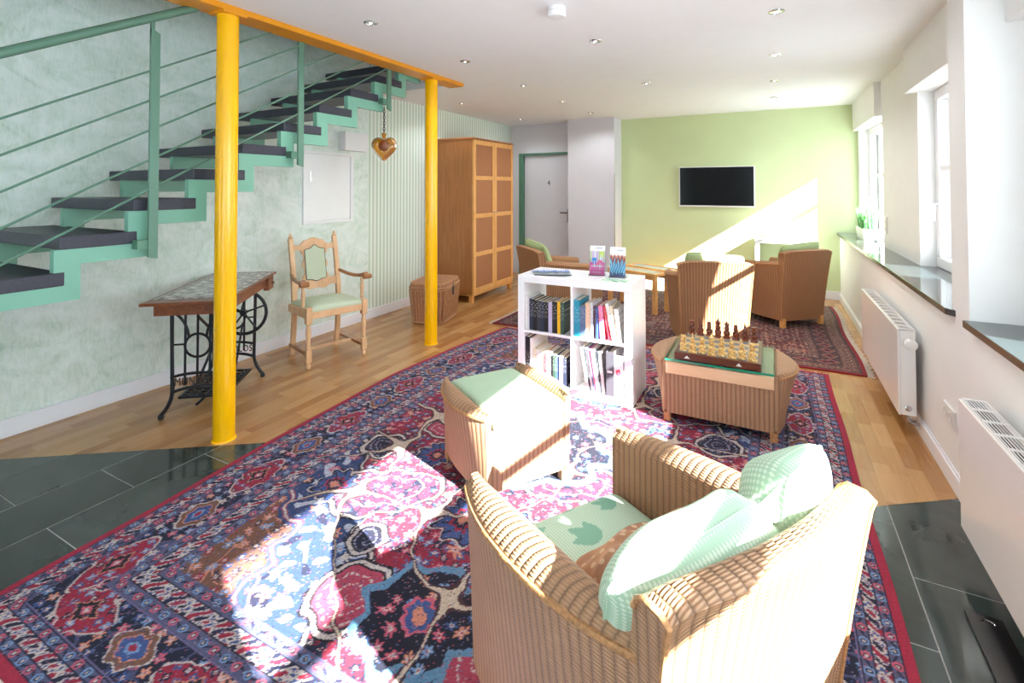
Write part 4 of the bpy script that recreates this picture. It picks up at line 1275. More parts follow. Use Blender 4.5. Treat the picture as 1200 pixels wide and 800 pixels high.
def book(colour, x, w, hgt, dep, z, lean, label, y0=0.012, group=None):
    """upright book, spine to the camera; lean turns it about its lower left edge"""
    c, mk = COVERS[colour]
    o = thing('book', label, 'book', (SX0 + x, SY0 + y0, RZ + z), 0, group)
    o.rotation_euler = (0, lean, 0)
    t = min(0.0025, w * 0.12)
    cov = MB().box(0, w, 0, t, 0, hgt).box(0, t, t, dep, 0, hgt).box(w - t, w, t, dep, 0, hgt)
    cov.build('cover', cover_mat('cover_' + colour.replace(' ', '_'), c, mk), o, bevel=0.0012, seg=1)
    MB().box(t, w - t, t, dep - 0.004, 0.003, hgt - 0.004).build('pages', M_PAGES, o)
    return o
Z1 = MIDZ + 0.0095
def run(x, z, items, where, group):
    last = 0.0
    for k, (colour, w, hgt, dep, lean) in enumerate(items):
        lab = '%s book, %s from the left %s' % (colour, ORD[k], where)
        x += max(0.0, hgt * (math.sin(-lean) - math.sin(-last))); last = lean
        book(colour, x, w, hgt, dep, z, lean, lab, 0.012 + 0.01 * ((k * 7) % 5) / 5, group)
        x += w / math.cos(lean) + 0.0008
run(FT + 0.004, Z1, [('white', 0.012, 0.235, 0.20, 0), ('pale grey', 0.014, 0.230, 0.21, 0), ('navy', 0.028, 0.215, 0.20, 0), ('black', 0.030, 0.212, 0.19, 0), ('charcoal', 0.026, 0.208, 0.20, 0), ('navy', 0.026, 0.206, 0.19, 0),
    ('black', 0.032, 0.206, 0.20, 0), ('lavender', 0.030, 0.205, 0.19, 0), ('black', 0.036, 0.215, 0.18, 0), ('yellow', 0.024, 0.218, 0.18, 0), ('dark green', 0.026, 0.216, 0.17, 0)], 'in the upper left cube', 'books in the upper left cube')
run(SWd / 2 + 0.012, Z1, [('teal', 0.040, 0.245, 0.20, 0), ('slate blue', 0.038, 0.208, 0.20, 0), ('orange and cream', 0.034, 0.230, 0.19, 0), ('pale grey', 0.018, 0.235, 0.20, 0), ('dark purple', 0.018, 0.215, 0.19, 0), ('blue', 0.016, 0.212, 0.19, 0),
    ('pink', 0.030, 0.225, 0.19, -0.05), ('red', 0.018, 0.225, 0.20, -0.17), ('white', 0.022, 0.245, 0.20, -0.20), ('cream', 0.020, 0.232, 0.20, -0.20), ('white', 0.022, 0.215, 0.19, -0.16)], 'in the upper right cube', 'books in the upper right cube')
Z0 = FT + 0.0005
run(FT + 0.003, Z0, [('black', 0.034, 0.300, 0.28, 0), ('white', 0.020, 0.29, 0.27, 0), ('cream', 0.030, 0.225, 0.20, 0), ('white', 0.030, 0.215, 0.20, 0), ('cream', 0.030, 0.205, 0.20, 0), ('red', 0.014, 0.20, 0.20, 0), ('white', 0.024, 0.205, 0.20, 0), ('charcoal', 0.022, 0.195, 0.20, 0),
    ('dark green', 0.022, 0.20, 0.20, 0), ('blue', 0.026, 0.195, 0.20, 0), ('cream', 0.022, 0.20, 0.20, 0), ('navy', 0.026, 0.19, 0.20, 0)], 'in the lower left cube', 'books in the lower left cube')
run(SWd / 2 + 0.055, Z0, [('white', 0.018, 0.285, 0.21, -0.16), ('charcoal', 0.009, 0.280, 0.21, -0.17), ('white', 0.016, 0.285, 0.21, -0.17), ('slate blue', 0.008, 0.285, 0.21, -0.17), ('pink', 0.010, 0.280, 0.21, -0.17), ('white', 0.024, 0.280, 0.21, -0.15), ('charcoal', 0.009, 0.275, 0.21, -0.13), ('white', 0.022, 0.270, 0.21, -0.10)],
    'in the lower right cube', 'magazines in the lower right cube')
bd = thing('ring_binder', 'dark grey ring binder with a pale label in the lower right cube', 'binder', (SX0 + SWd / 2 + 0.236, SY0 + 0.004, RZ + Z0))
MB().box(0, 0.050, 0, 0.003, 0, 0.285).box(0, 0.003, 0.003, 0.26, 0, 0.285).box(0.047, 0.05, 0.003, 0.26, 0, 0.285).build('cover', cover_mat('binder_grey', rgb(78, 76, 84), rgb(90, 88, 96)), bd, bevel=0.001)
MB().box(0.004, 0.046, 0.006, 0.25, 0.003, 0.27).build('papers', M_PAGES, bd)
MB().box(0.008, 0.042, -0.001, 0.0, 0.15, 0.165).build('spine_label', M_SWITCH, bd)
fl = thing('magazine_file', 'white magazine file with a red flower at the right end of the lower right cube', 'file box', (SX0 + SWd / 2 + 0.289, SY0 + 0.004, RZ + Z0))
MB().box(0, 0.060, 0, 0.004, 0, 0.27).box(0, 0.003, 0.004, 0.26, 0, 0.29).box(0.057, 0.06, 0.004, 0.26, 0, 0.29).box(0, 0.06, 0.004, 0.26, 0, 0.004).build('case', M_WHITELAQ, fl, bevel=0.001)
fw_ = MB()
for q in range(5):
    a = 2 * PI * q / 5
    fw_.lathe([(0.010, 0.0), (0.010, 0.001), (0.004, 0.0015)], 10, (0.030 + 0.011 * math.cos(a), 0.0, 0.16 + 0.014 * math.sin(a)), Matrix.Rotation(PI / 2, 3, 'X'))
fw_.build('flower_print', plain('red_print', rgb(226, 90, 110), 0.5), fl)

# ---- things on the bookshelf
TOPZ = RZ + SH
def painted(name, w, h, nx, ny, fn, parent, loc, rot, thick=0.002):
    gx = np.linspace(0, 1, nx); gy = np.linspace(0, 1, ny)
    U, V = np.meshgrid(gx, gy, indexing='ij')
    P_ = np.stack([(U - 0.5) * w, V * h, np.zeros_like(U)], -1)
    o = fast_grid(name, P_, M_PRINT, fn(U, V), thick, parent)
    o.location = loc; o.rotation_euler = rot
    return o
def pink_leaflet(U, V):
    img = np.zeros(U.shape + (3,)); img[:] = C3(236, 232, 240)
    m = V < 0.82
    put(img, m, C3(196, 170, 206)); put(img, m & (V < 0.42), C3(226, 70, 160)); put(img, V < 0.16, C3(216, 44, 140))
    put(img, m & (V > 0.45) & (np.sin(U * 22) > 0.55), C3(170, 200, 120)); put(img, m & (V > 0.5) & (np.sin(U * 17 + 2) > 0.8), C3(220, 226, 236))
    for cx, cy, c in ((0.30, 0.48, C3(40, 120, 200)), (0.68, 0.40, C3(235, 60, 140)), (0.80, 0.70, C3(190, 205, 90))):
        dx, dy = (U - cx) / 0.14, (V - cy) / 0.10
        put(img, (np.abs(dx) < 1 - 0.25 * (dy < 0)) & (np.abs(dy) < 1), c)
        put(img, (np.abs(U - cx) < 0.02) & (V < cy) & (V > cy - 0.22), C3(225, 225, 240))
    put(img, (V > 0.26) & (V < 0.33) & (np.abs(U - 0.5) < 0.36) & (np.sin(U * 60) > -0.2), C3(240, 236, 240))
    put(img, (V > 0.07) & (V < 0.10) & (np.abs(U - 0.45) < 0.3) & (np.sin(U * 90) > -0.3), C3(246, 220, 236))
    put(img, (V > 0.90) & (V < 0.93) & (np.abs(U - 0.6) < 0.22), C3(120, 120, 150))
    return img
def blue_leaflet(U, V):
    img = np.zeros(U.shape + (3,)); img[:] = C3(240, 240, 244)
    n = 0.06 * np.sin(U * 26) + 0.04 * np.sin(U * 61 + 1)
    put(img, V < 0.72 + 0.3 * n, C3(206, 150, 130)); put(img, V < 0.66 + n, C3(140, 74, 60)); put(img, V < 0.50 + 1.6 * n, C3(60, 160, 216))
    put(img, (V < 0.46 + 1.6 * n) & (np.sin(U * 40 + 3 * np.sin(V * 12)) > 0.55), C3(170, 220, 240)); put(img, V < 0.12 + n * 0.6, C3(50, 70, 130))
    put(img, (V > 0.88) & (V < 0.91) & (np.abs(U - 0.66) < 0.2), C3(110, 130, 160))
    return img
def stand(px, py, rz, fn, label):
    s = thing('leaflet_stand', label, 'leaflet holder', (px, py, TOPZ), rz, 'leaflet holders on the bookshelf')
    a = R(12)
    m = MB()
    for (y, hh) in ((0.0, 0.205), (-0.028, 0.11)):
        m.obox((0, y + math.sin(a) * hh / 2, math.cos(a) * hh / 2 + 0.003), (0.116, 0.002, hh), Matrix.Rotation(-a, 3, 'X'))
    m.box(-0.058, 0.058, -0.030, 0.05, 0.0, 0.003)
    m.build('acrylic_holder', M_ACRYL, s)
    painted('leaflet', 0.105, 0.205, 50, 90, fn, s, (0, -0.006, 0.004), (PI / 2 - a, 0, 0), 0.010)
    return s
stand(-1.105, 3.40, R(12), pink_leaflet, 'clear stand with a pink cocktail leaflet on the bookshelf')
stand(-0.955, 3.385, R(8), blue_leaflet, 'clear stand with a blue and brown waterside leaflet on the bookshelf')
def landscape(seed):
    def f(U, V):
        img = np.zeros(U.shape + (3,)); img[:] = C3(80, 116, 184)
        n = 0.10 * np.sin(U * 9 + seed) + 0.05 * np.sin(U * 23 + 2 * seed)
        put(img, V < 0.62 + n, C3(54, 62, 92)); put(img, V < 0.45 + n * 0.7, C3(120, 140, 120)); put(img, (V < 0.30 + n), C3(150, 156, 170)); put(img, V < 0.14, C3(40, 44, 64))
        put(img, (V > 0.84) & (np.abs(U - 0.4) < 0.28) & (np.sin(U * 50) > -0.3), C3(235, 238, 245))
        return img
    return f
for k, (px, py, rz) in enumerate(((-1.455, 3.215, 31), (-1.412, 3.215, 30), (-1.368, 3.22, 29), (-1.290, 3.245, 27))):
    o = painted('flyer', 0.10, 0.21, 40, 60, landscape(k * 1.7), None, (px, py, TOPZ + 0.0025 + 0.0022 * k), (0, R(2.2), R(rz)), 0.002)
    o.rotation_euler = (0, 0, R(rz))
    tag(o, 'blue landscape flyer, %s from the left in the fan on the bookshelf' % ORD[k], 'flyer', 'fanned flyers on the bookshelf')
def green_sheet(U, V):
    img = np.zeros(U.shape + (3,)); img[:] = C3(214, 232, 214)
    g = np.sin(U * 13 + 2 * np.sin(V * 9)) + np.sin(V * 15 + 2 * np.sin(U * 8))
    put(img, g > 0.3, C3(120, 190, 120)); put(img, g > 1.1, C3(70, 150, 90)); put(img, (V < 0.08) | (V > 0.92) | (U < 0.05) | (U > 0.95), C3(238, 242, 238))
    return img
o = painted('info_sheet', 0.11, 0.21, 40, 60, green_sheet, None, (-0.83, 3.235, TOPZ + 0.0025), (0, 0, R(82)), 0.002)
tag(o, 'green and white printed sheet lying flat at the bookshelf corner', 'sheet')

# ================================================================== SEWING TABLE
# local axes: x along the long side (from the near end to the wall end), y across, origin on the floor below corner P1
LX = Vector((-0.621, 0.784, 0)); LY = Vector((0.784, 0.621, 0))
sw = thing('sewing_table', 'antique treadle sewing table with red brown top and black cast iron legs', 'table', (-3.200, 1.512, 0), math.atan2(LX.y, LX.x))
# in this frame +y of the empty points to the wall side, so the top lies at negative y
TL, TW, TZ = 1.045, 0.462, 0.760
MB().box(0, TL, -TW, 0, TZ - 0.018, TZ).build('table_top', M_WALNUT, sw, bevel=0.006)
MB().box(0.09, TL - 0.06, -TW + 0.035, -0.035, TZ - 0.095, TZ - 0.018).build('apron', M_WALNUT, sw, bevel=0.004)
dw = MB().box(TL - 0.17, TL - 0.045, -TW + 0.012, -TW + 0.05, TZ - 0.12, TZ - 0.02).build('drawer', M_WALNUT, sw, bevel=0.004)
MB().lathe([(0.004, 0), (0.004, 0.010), (0.009, 0.014), (0.009, 0.020), (0.003, 0.023)], 12, (TL - 0.107, -TW + 0.012, TZ - 0.07), Matrix.Rotation(PI / 2, 3, 'X')).build('knob', M_CHROME, dw, smooth=40)
def letters(txt, parent, mat_w, size, x_scale=1.0):
    o = text_mesh('cast_lettering', txt, size, 0.004, M_LETTER, parent, 1.15)
    o.matrix_local = mat_w
    return o
M_LETTER = plain('worn_bronze_letters', rgb(84, 62, 48), 0.7, 0.0, vary=0.2, scale=40)
def arc(c, r, a0, a1, n=12):
    return [(c[0], c[1] + r * math.cos(R(a0 + (a1 - a0) * k / n)), c[2] + r * math.sin(R(a0 + (a1 - a0) * k / n))) for k in range(n + 1)]
def iron_frame(x):
    m = MB(); yl, yr = -0.012, -0.415; top = TZ - 0.098
    def bez(p0, p1, p2, n=10):
        return [tuple((1 - t) ** 2 * np.array(p0) + 2 * t * (1 - t) * np.array(p1) + t * t * np.array(p2)) for t in [k / n for k in range(n + 1)]]
    for a, s in ((yl, 1), (yr, -1)):
        m.tube([(x, a - s * 0.055, top), (x, a - s * 0.058, 0.40)] + bez((x, a - s * 0.062, 0.17), (x, a - s * 0.06, 0.09), (x, a, 0.022), 8), [0.012, 0.011] + [0.012] * 9, 8)
        m.lathe([(0.014, 0.0), (0.018, 0.008), (0.016, 0.022), (0.008, 0.032)], 12, (x, a, 0.0))
    ym = (yl + yr) / 2
    for dy in (-0.07, 0.0, 0.07):
        m.tube([(x, ym + dy, top), (x, ym + dy, 0.205)], 0.0075, 6)
    m.tube(arc((x, ym, -0.275), 0.545, 74, 106), 0.009, 6)                      # arched upper letter rail
    m.tube(arc((x, ym, -0.180), 0.365, 66, 114), 0.010, 6)                  # arched lower letter rail
    m.tube(arc((x, ym, 0.44), 0.072, 0, 360, 24), 0.008, 6)
    m.tube([(x, yl - 0.058, 0.45), (x, ym + 0.07, 0.45)], 0.006, 6); m.tube([(x, yr + 0.058, 0.45), (x, ym - 0.07, 0.45)], 0.006, 6)
    m.tube(bez((x, yl - 0.06, top - 0.01), (x, ym + 0.06, 0.60), (x, ym + 0.05, 0.49)), 0.008, 6)
    m.tube(bez((x, yr + 0.06, top - 0.01), (x, ym - 0.06, 0.60), (x, ym - 0.05, 0.49)), 0.008, 6)
    m.box(x - 0.012, x + 0.012, yr + 0.04, yl - 0.04, top - 0.012, top + 0.003)
    f = m.build('iron_frame', M_BLACKIRON, sw, smooth=50)
    rot = Matrix(((0, 0, -1, 0), (-1, 0, 0, 0), (0, 1, 0, 0), (0, 0, 0, 1)))
    letters('MUNDLOS', f, Matrix.Translation((x - 0.003, ym, 0.198)) @ rot @ Matrix.Diagonal((0.82, 1.15, 1, 1)), 0.060)
    return f
iron_frame(0.245); iron_frame(0.865)
wh = MB().tube(arc((0.80, -0.30, 0.50), 0.155, 0, 360, 36)[:-1], 0.012, 8, closed=True)
for q in range(5):
    a = 2 * PI * q / 5 + 0.3
    wh.tube([(0.80, -0.30, 0.50), (0.80, -0.30 + 0.15 * math.cos(a), 0.50 + 0.15 * math.sin(a))], 0.007, 6)
wh.lathe([(0.022, -0.02), (0.022, 0.02)], 12, (0.80, -0.30, 0.50), Matrix.Rotation(PI / 2, 3, 'Y'))
wh.build('flywheel', M_BLACKIRON, sw, smooth=50)
br = MB()
for z in (0.20, 0.62):
    br.tube([(0.245, -0.213, z), (0.865, -0.213, 0.82 - z)], 0.009, 6)
br.tube([(0.245, -0.213, 0.075), (0.865, -0.213, 0.075)], 0.010, 8)
br.tube([(0.78, -0.30, 0.43), (0.72, -0.27, 0.10)], 0.007, 6)
br.build('cross_brace', M_BLACKIRON, sw, smooth=50)
td = MB()
td.box(0.33, 0.345, -0.36, -0.07, 0.082, 0.096).box(0.765, 0.78, -0.36, -0.07, 0.082, 0.096).box(0.33, 0.78, -0.36, -0.345, 0.082, 0.096).box(0.33, 0.78, -0.085, -0.07, 0.082, 0.096)
for q in range(9):
    td.box(0.345 + 0.042 * q + 0.02, 0.345 + 0.042 * q + 0.03, -0.345, -0.085, 0.084, 0.094)
for q in range(5):
    td.box(0.345, 0.765, -0.345 + 0.05 * q + 0.02, -0.345 + 0.05 * q + 0.03, 0.085, 0.093)
td.build('treadle', M_BLACKIRON, sw)
def runner(U, V):
    img = np.zeros(U.shape + (3,)); img[:] = C3(196, 196, 192)
    g = squiggle(U * 2.2, V, 26, 0.7)
    put(img, np.abs(g) < 0.35, C3(150, 150, 148)); put(img, g > 1.2, C3(222, 220, 214)); put(img, g < -1.3, C3(120, 116, 112))
    e = np.minimum(np.minimum(U, 1 - U) * 2.2, np.minimum(V, 1 - V))
    put(img, (e < 0.08) & (e > 0.055), C3(120, 60, 60))
    return img
gx = np.linspace(0, 1, 120); U, V = np.meshgrid(gx, np.linspace(0, 1, 60), indexing='ij')
P_ = np.stack([0.10 + U * 0.925, -0.445 + V * 0.415, np.zeros_like(U) + TZ + 0.004 + 0.0006 * np.sin(U * 40)], -1)
ro = fast_grid('table_runner', P_, M_PRINT, runner(U, V), 0.0035)
ro.location = sw.location; ro.rotation_euler = sw.rotation_euler
tag(ro, 'grey patterned cloth lying on the sewing table', 'table cloth')

# ================================================================== WOODEN ARMCHAIR
WF = Vector((0.953, -0.303, 0))
wc = thing('carved_chair', 'pale carved wooden armchair with green upholstered seat and back', 'chair', (-3.345, 2.995, 0), math.atan2(-WF.x, WF.y))
# local: y forward, x to the sitter's right
leg_prof = [(0.014, 0), (0.018, 0.010), (0.019, 0.028), (0.012, 0.040), (0.014, 0.050)]
turn = [(0.0135, 0.145), (0.019, 0.165), (0.014, 0.185), (0.017, 0.23), (0.021, 0.275), (0.018, 0.31), (0.013, 0.335), (0.018, 0.345), (0.018, 0.355)]
FXc, BXc, FY, BYc = 0.235, 0.195, 0.190, -0.20
for s in (-1, 1):
    m = MB().lathe(leg_prof, 14, (s * FXc, FY, 0)).lathe(turn, 14, (s * FXc, FY, 0))
    m.box(s * FXc - 0.021, s * FXc + 0.021, FY - 0.021, FY + 0.021, 0.050, 0.148).box(s * FXc - 0.023, s * FXc + 0.023, FY - 0.023, FY + 0.023, 0.352, 0.475)
    m.build('front_leg', M_PINE, wc, smooth=35, bevel=0.002)
    post = [(0.0, -0.245), (0.2, -0.215), (0.40, BYc), (0.55, BYc - 0.01), (0.75, -0.245), (0.98, -0.300)]
    mp = MB(); w = 0.018
    for (z0, y0), (z1, y1) in zip(post[:-1], post[1:]):
        x = s * BXc
        mp.add([(x - w, y0 - w, z0), (x + w, y0 - w, z0), (x + w, y0 + w, z0), (x - w, y0 + w, z0), (x - w, y1 - w, z1), (x + w, y1 - w, z1), (x + w, y1 + w, z1), (x - w, y1 + w, z1)],
               [(0, 3, 2, 1), (4, 5, 6, 7), (0, 1, 5, 4), (1, 2, 6, 5), (2, 3, 7, 6), (3, 0, 4, 7)])
    bp = mp.build('back_post', M_PINE, wc)
    MB().lathe([(0.010, 0.978), (0.017, 0.985), (0.018, 0.996), (0.009, 1.006), (0.012, 1.014), (0.002, 1.030)], 12, (s * BXc, -0.300, 0)).build('finial', M_PINE, bp, smooth=40)
    # arm with scrolled end on a turned support
    am = MB(); pa = []
    for k in range(13):
        t = k / 12
        pa.append((s * (BXc + 0.012 + (FXc + 0.022 - BXc) * t ** 0.8), -0.235 + 0.405 * t, 0.680 - 0.030 * math.sin(PI * t * 0.9) + 0.006 * t))
    am.tube(pa, [0.015] * 9 + [0.016, 0.018, 0.021, 0.022], 10)
    am.lathe([(0.008, -0.034), (0.021, -0.034), (0.023, 0.0), (0.021, 0.034), (0.008, 0.034)], 16, (s * (FXc + 0.034), 0.185, 0.662), Matrix.Rotation(PI / 2, 3, 'Y'))
    am.build('armrest', M_ARMWOOD, wc, smooth=40)
    MB().lathe([(0.012, 0.47), (0.016, 0.485), (0.011, 0.50), (0.014, 0.53), (0.018, 0.56), (0.013, 0.60), (0.011, 0.615), (0.016, 0.625), (0.014, 0.645)], 12, (s * (FXc + 0.018), 0.125, 0)).build('arm_support', M_PINE, wc, smooth=40)
    MB().box(s * FXc - 0.012, s * FXc + 0.012, -0.20, FY, 0.385, 0.445).build('seat_rail', M_PINE, wc, bevel=0.003)
    MB().box(s * 0.222 - 0.009, s * 0.222 + 0.009, -0.225, FY, 0.085, 0.108).build('stretcher', M_ARMWOOD, wc, bevel=0.002)
MB().box(-FXc, FXc, FY - 0.012, FY + 0.014, 0.385, 0.445).build('seat_rail', M_PINE, wc, bevel=0.003)
MB().box(-BXc, BXc, BYc - 0.012, BYc + 0.012, 0.385, 0.445).build('seat_rail', M_PINE, wc, bevel=0.003)
MB().box(-0.222, 0.222, -0.012, 0.012, 0.088, 0.106).build('stretcher', M_PINE, wc, bevel=0.002)
seat_cushion(wc, -0.225, 0.225, -0.19, 0.205, 0.44, 0.478, M_SEATGREEN, 0.035, name='seat', n=50)
def back_y(z): return -0.20 - 0.10 * max(0.0, (z - 0.5) / 0.48)
def slab_profile(pts_top, pts_bot, n, t, parent, name, mat):
    """board between a lower and an upper curve given as functions of x, following the rake of the back"""
    m = MB(); F_ = []; B_ = []
    for (x, zt, zb) in zip(n, pts_top, pts_bot):
        F_.append([(x, back_y(zb) + t, zb), (x, back_y((zt + zb) / 2) + t, (zt + zb) / 2), (x, back_y(zt) + t, zt)])
        B_.append([(x, back_y(zb) - t, zb), (x, back_y((zt + zb) / 2) - t, (zt + zb) / 2), (x, back_y(zt) - t, zt)])
    m.grid(F_); m.grid(B_, flip=True)
    m.grid([[a[0], b[0]] for a, b in zip(F_, B_)]); m.grid([[a[2], b[2]] for a, b in zip(F_, B_)], flip=True)
    m.grid([[F_[0][k], B_[0][k]] for k in range(3)]); m.grid([[F_[-1][k], B_[-1][k]] for k in range(3)])
    return m.build(name, mat, parent, smooth=40)
xs_ = np.linspace(-BXc + 0.01, BXc - 0.01, 41)
q = xs_ / BXc
slab_profile(0.925 + 0.055 * np.exp(-(q / 0.42) ** 2) - 0.012 * np.cos(q * 9) * (np.abs(q) > 0.35), 0.868 + 0.022 * np.exp(-(q / 0.4) ** 2) + 0.010 * np.cos(q * 8), xs_, 0.011, wc, 'top_rail', M_PINE)
slab_profile(0.632 + 0.010 * np.cos(q * 5), 0.560 - 0.018 * np.exp(-(q / 0.4) ** 2) + 0.008 * np.cos(q * 9), xs_, 0.011, wc, 'lower_rail', M_PINE)
xs2 = np.linspace(-0.098, 0.098, 41); q2 = xs2 / 0.098
top_c = 0.885 + 0.042 * np.exp(-(q2 / 0.55) ** 2); bot_c = 0.612 - 0.022 * np.exp(-(q2 / 0.6) ** 2)
for s in (-1, 1):
    zz_ = np.linspace(0.60, 0.895, 31); m = MB(); F_ = []; B_ = []
    for z in zz_:
        w0 = s * 0.074; w1 = s * (0.116 + 0.010 * math.sin((z - 0.6) * 52) - 0.016 * math.cos((z - 0.75) * 9))
        F_.append([(w0, back_y(z) + 0.009, z), (w1, back_y(z) + 0.009, z)]); B_.append([(w0, back_y(z) - 0.009, z), (w1, back_y(z) - 0.009, z)])
    m.grid(F_, flip=s < 0); m.grid(B_, flip=s > 0); m.grid([[a[1], b[1]] for a, b in zip(F_, B_)])
    m.build('splat_side', M_PINE, wc, smooth=40)
xs3 = np.linspace(-0.088, 0.088, 33); q3 = xs3 / 0.088
slab_profile(0.884 + 0.032 * np.exp(-(q3 / 0.34) ** 2) - 0.008 * np.abs(q3) ** 8, 0.624 - 0.016 * np.exp(-(q3 / 0.36) ** 2) + 0.008 * np.abs(q3) ** 8, xs3, 0.019, wc, 'back_pad', M_SEATGREEN)
tr = [(x, back_y(z) + 0.016, z) for x, z in zip(xs3, 0.884 + 0.032 * np.exp(-(q3 / 0.34) ** 2) - 0.008 * np.abs(q3) ** 8)] + [(x, back_y(z) + 0.016, z) for x, z in list(zip(xs3, 0.624 - 0.016 * np.exp(-(q3 / 0.36) ** 2) + 0.008 * np.abs(q3) ** 8))[::-1]]
MB().tube(tr, 0.0045, 6, closed=True).build('pad_welt', plain('grey_green_welt', rgb(96, 92, 78), 0.7), wc, smooth=50)

# ================================================================== HAMPER
hp = thing('wicker_hamper', 'lidded wicker hamper basket standing behind the far yellow column', 'basket', (-3.26, 4.40, 0), R(15))
def superring(a, b, z, n=48, e=7.0):
    out = []
    for k in range(n):
        t = 2 * PI * k / n; c, s = math.cos(t), math.sin(t)
        r = (abs(c / a) ** e + abs(s / b) ** e) ** (-1 / e)
        out.append((r * c, r * s, z))
    return out
def ringgrid(levels, mat, name, parent, n=48, cap_top=False, cap_bot=True):
    P_ = [superring(a, b, z, n) for a, b, z in levels]
    per = 2 * (levels[0][0] + levels[0][1]) * 2
    UV = []; run_ = 0
    for i, row in enumerate(P_):
        if i: run_ += math.hypot(levels[i][2] - levels[i - 1][2], levels[i][0] - levels[i - 1][0])
        UV.append([(k / n * per, run_) for k in range(n)])
    m = MB().grid(P_, UV, cv=True, flip=True)
    if cap_top: m.f.append([(len(P_) - 1) * n + k for k in range(n)]); m.uv.append(None); m.mi.append(0)
    if cap_bot: m.f.append([k for k in range(n)][::-1]); m.uv.append(None); m.mi.append(0)
    return m.build(name, mat, parent, smooth=50)
HB = [(0.165 + 0.030 * t, 0.235 + 0.03 * t, 0.36 * t) for t in np.linspace(0, 1, 14)]
HB = [(a + 0.004 * math.sin(z * 60), b + 0.004 * math.sin(z * 60), z) for a, b, z in HB]
body = ringgrid(HB, M_HAMPER, 'body', hp)
lid = ringgrid([(0.198, 0.268, 0.362), (0.204, 0.274, 0.372), (0.200, 0.270, 0.405), (0.186, 0.256, 0.424), (0.12, 0.18, 0.432), (0.03, 0.05, 0.434)], M_HAMPER, 'lid', hp, cap_top=True)
for (a, b, z, r, par) in ((0.170, 0.240, 0.012, 0.012, body), (0.198, 0.268, 0.352, 0.010, body), (0.206, 0.276, 0.376, 0.009, lid), (0.192, 0.262, 0.420, 0.009, lid)):
    MB().tube(superring(a, b, z), r, 6, closed=True).build('rim', M_HAMPERROD, par, smooth=50)
sk = MB()
for k in range(14):
    for sgn in (-1, 1):
        y = -0.21 + 0.42 * k / 13
        sk.tube([(sgn * 0.168, y, 0.01), (sgn * 0.200, y * 1.1, 0.355)], 0.006, 5)
for k in range(10):
    for sgn in (-1, 1):
        x = -0.14 + 0.28 * k / 9
        sk.tube([(x, sgn * 0.238, 0.01), (x * 1.15, sgn * 0.268, 0.355)], 0.006, 5)
sk.build('stakes', M_HAMPERROD, hp, smooth=50)
MB().tube([(-0.05, -0.262, 0.20), (-0.05, -0.285, 0.25), (-0.02, -0.292, 0.275), (0.02, -0.292, 0.275), (0.05, -0.285, 0.25), (0.05, -0.262, 0.20), (0.045, -0.256, 0.12)], 0.008, 6).build('handle', M_HAMPERROD, hp, smooth=50)
MB().box(0.204, 0.212, -0.02, 0.02, 0.27, 0.39).build('strap', plain('dark_leather', rgb(54, 56, 70), 0.5), hp, bevel=0.002)

# ================================================================== WARDROBE
wa = thing('wardrobe', 'tall oak wardrobe with cork panelled double doors', 'wardrobe', (-3.25, 5.160, 0))
WD, WW, WH = 0.60, 1.045, 2.045
MB().box(-WD, -0.02, 0, 0.022, 0.095, WH - 0.02).build('side_panel', M_OAKZ, wa, bevel=0.002)
MB().box(-WD, -0.02, WW - 0.022, WW, 0.095, WH - 0.02).build('side_panel', M_OAKZ, wa, bevel=0.002)
MB().box(-WD, 0.008, -0.008, WW + 0.008, WH - 0.02, WH).build('top_panel', M_OAKZ, wa, bevel=0.003)
MB().box(-WD, -0.005, 0.0, WW, 0.085, 0.112).build('bottom_panel', M_HONEY, wa, bevel=0.002)
MB().box(-WD, -WD + 0.01, 0.022, WW - 0.022, 0.112, WH - 0.02).build('back_panel', M_OAKZ, wa)
for xx in (-0.045, -WD + 0.045):
    for yy in (0.03, WW - 0.03):
        MB().box(xx - 0.024, xx + 0.024, yy - 0.024, yy + 0.024, 0, 0.086).build('leg', M_HONEY, wa, bevel=0.003)
def wdoor(y0, y1, hinge_knob):
    z0, z1 = 0.118, WH - 0.026
    fr = MB(); s = 0.055
    fr.box(-0.018, 0.004, y0, y0 + s, z0, z1).box(-0.018, 0.004, y1 - s, y1, z0, z1)
    zs = np.linspace(z0, z1 - 0.0, 5)
    rails = [(z0, z0 + 0.06)] + [(z - 0.026, z + 0.026) for z in zs[1:4]] + [(z1 - 0.06, z1)]
    for a, b in rails: fr.box(-0.018, 0.004, y0 + s, y1 - s, a, b)
    d = fr.build('door', M_HONEY, wa)
    for (a, b), (a2, b2) in zip(rails[:-1], rails[1:]):
        MB().box(-0.014, -0.006, y0 + s, y1 - s, b, a2).build('panel', M_CORK, d)
    ky = y0 + 0.028 if hinge_knob else y1 - 0.028
    MB().lathe([(0.005, 0.0), (0.005, 0.012), (0.011, 0.016), (0.011, 0.022), (0.004, 0.026)], 12, (0.004, ky, 1.10), Matrix.Rotation(PI / 2, 3, 'Y')).build('knob', M_CHROME, d, smooth=40)
wdoor(0.004, WW / 2 - 0.002, False); wdoor(WW / 2 + 0.002, WW - 0.004, True)

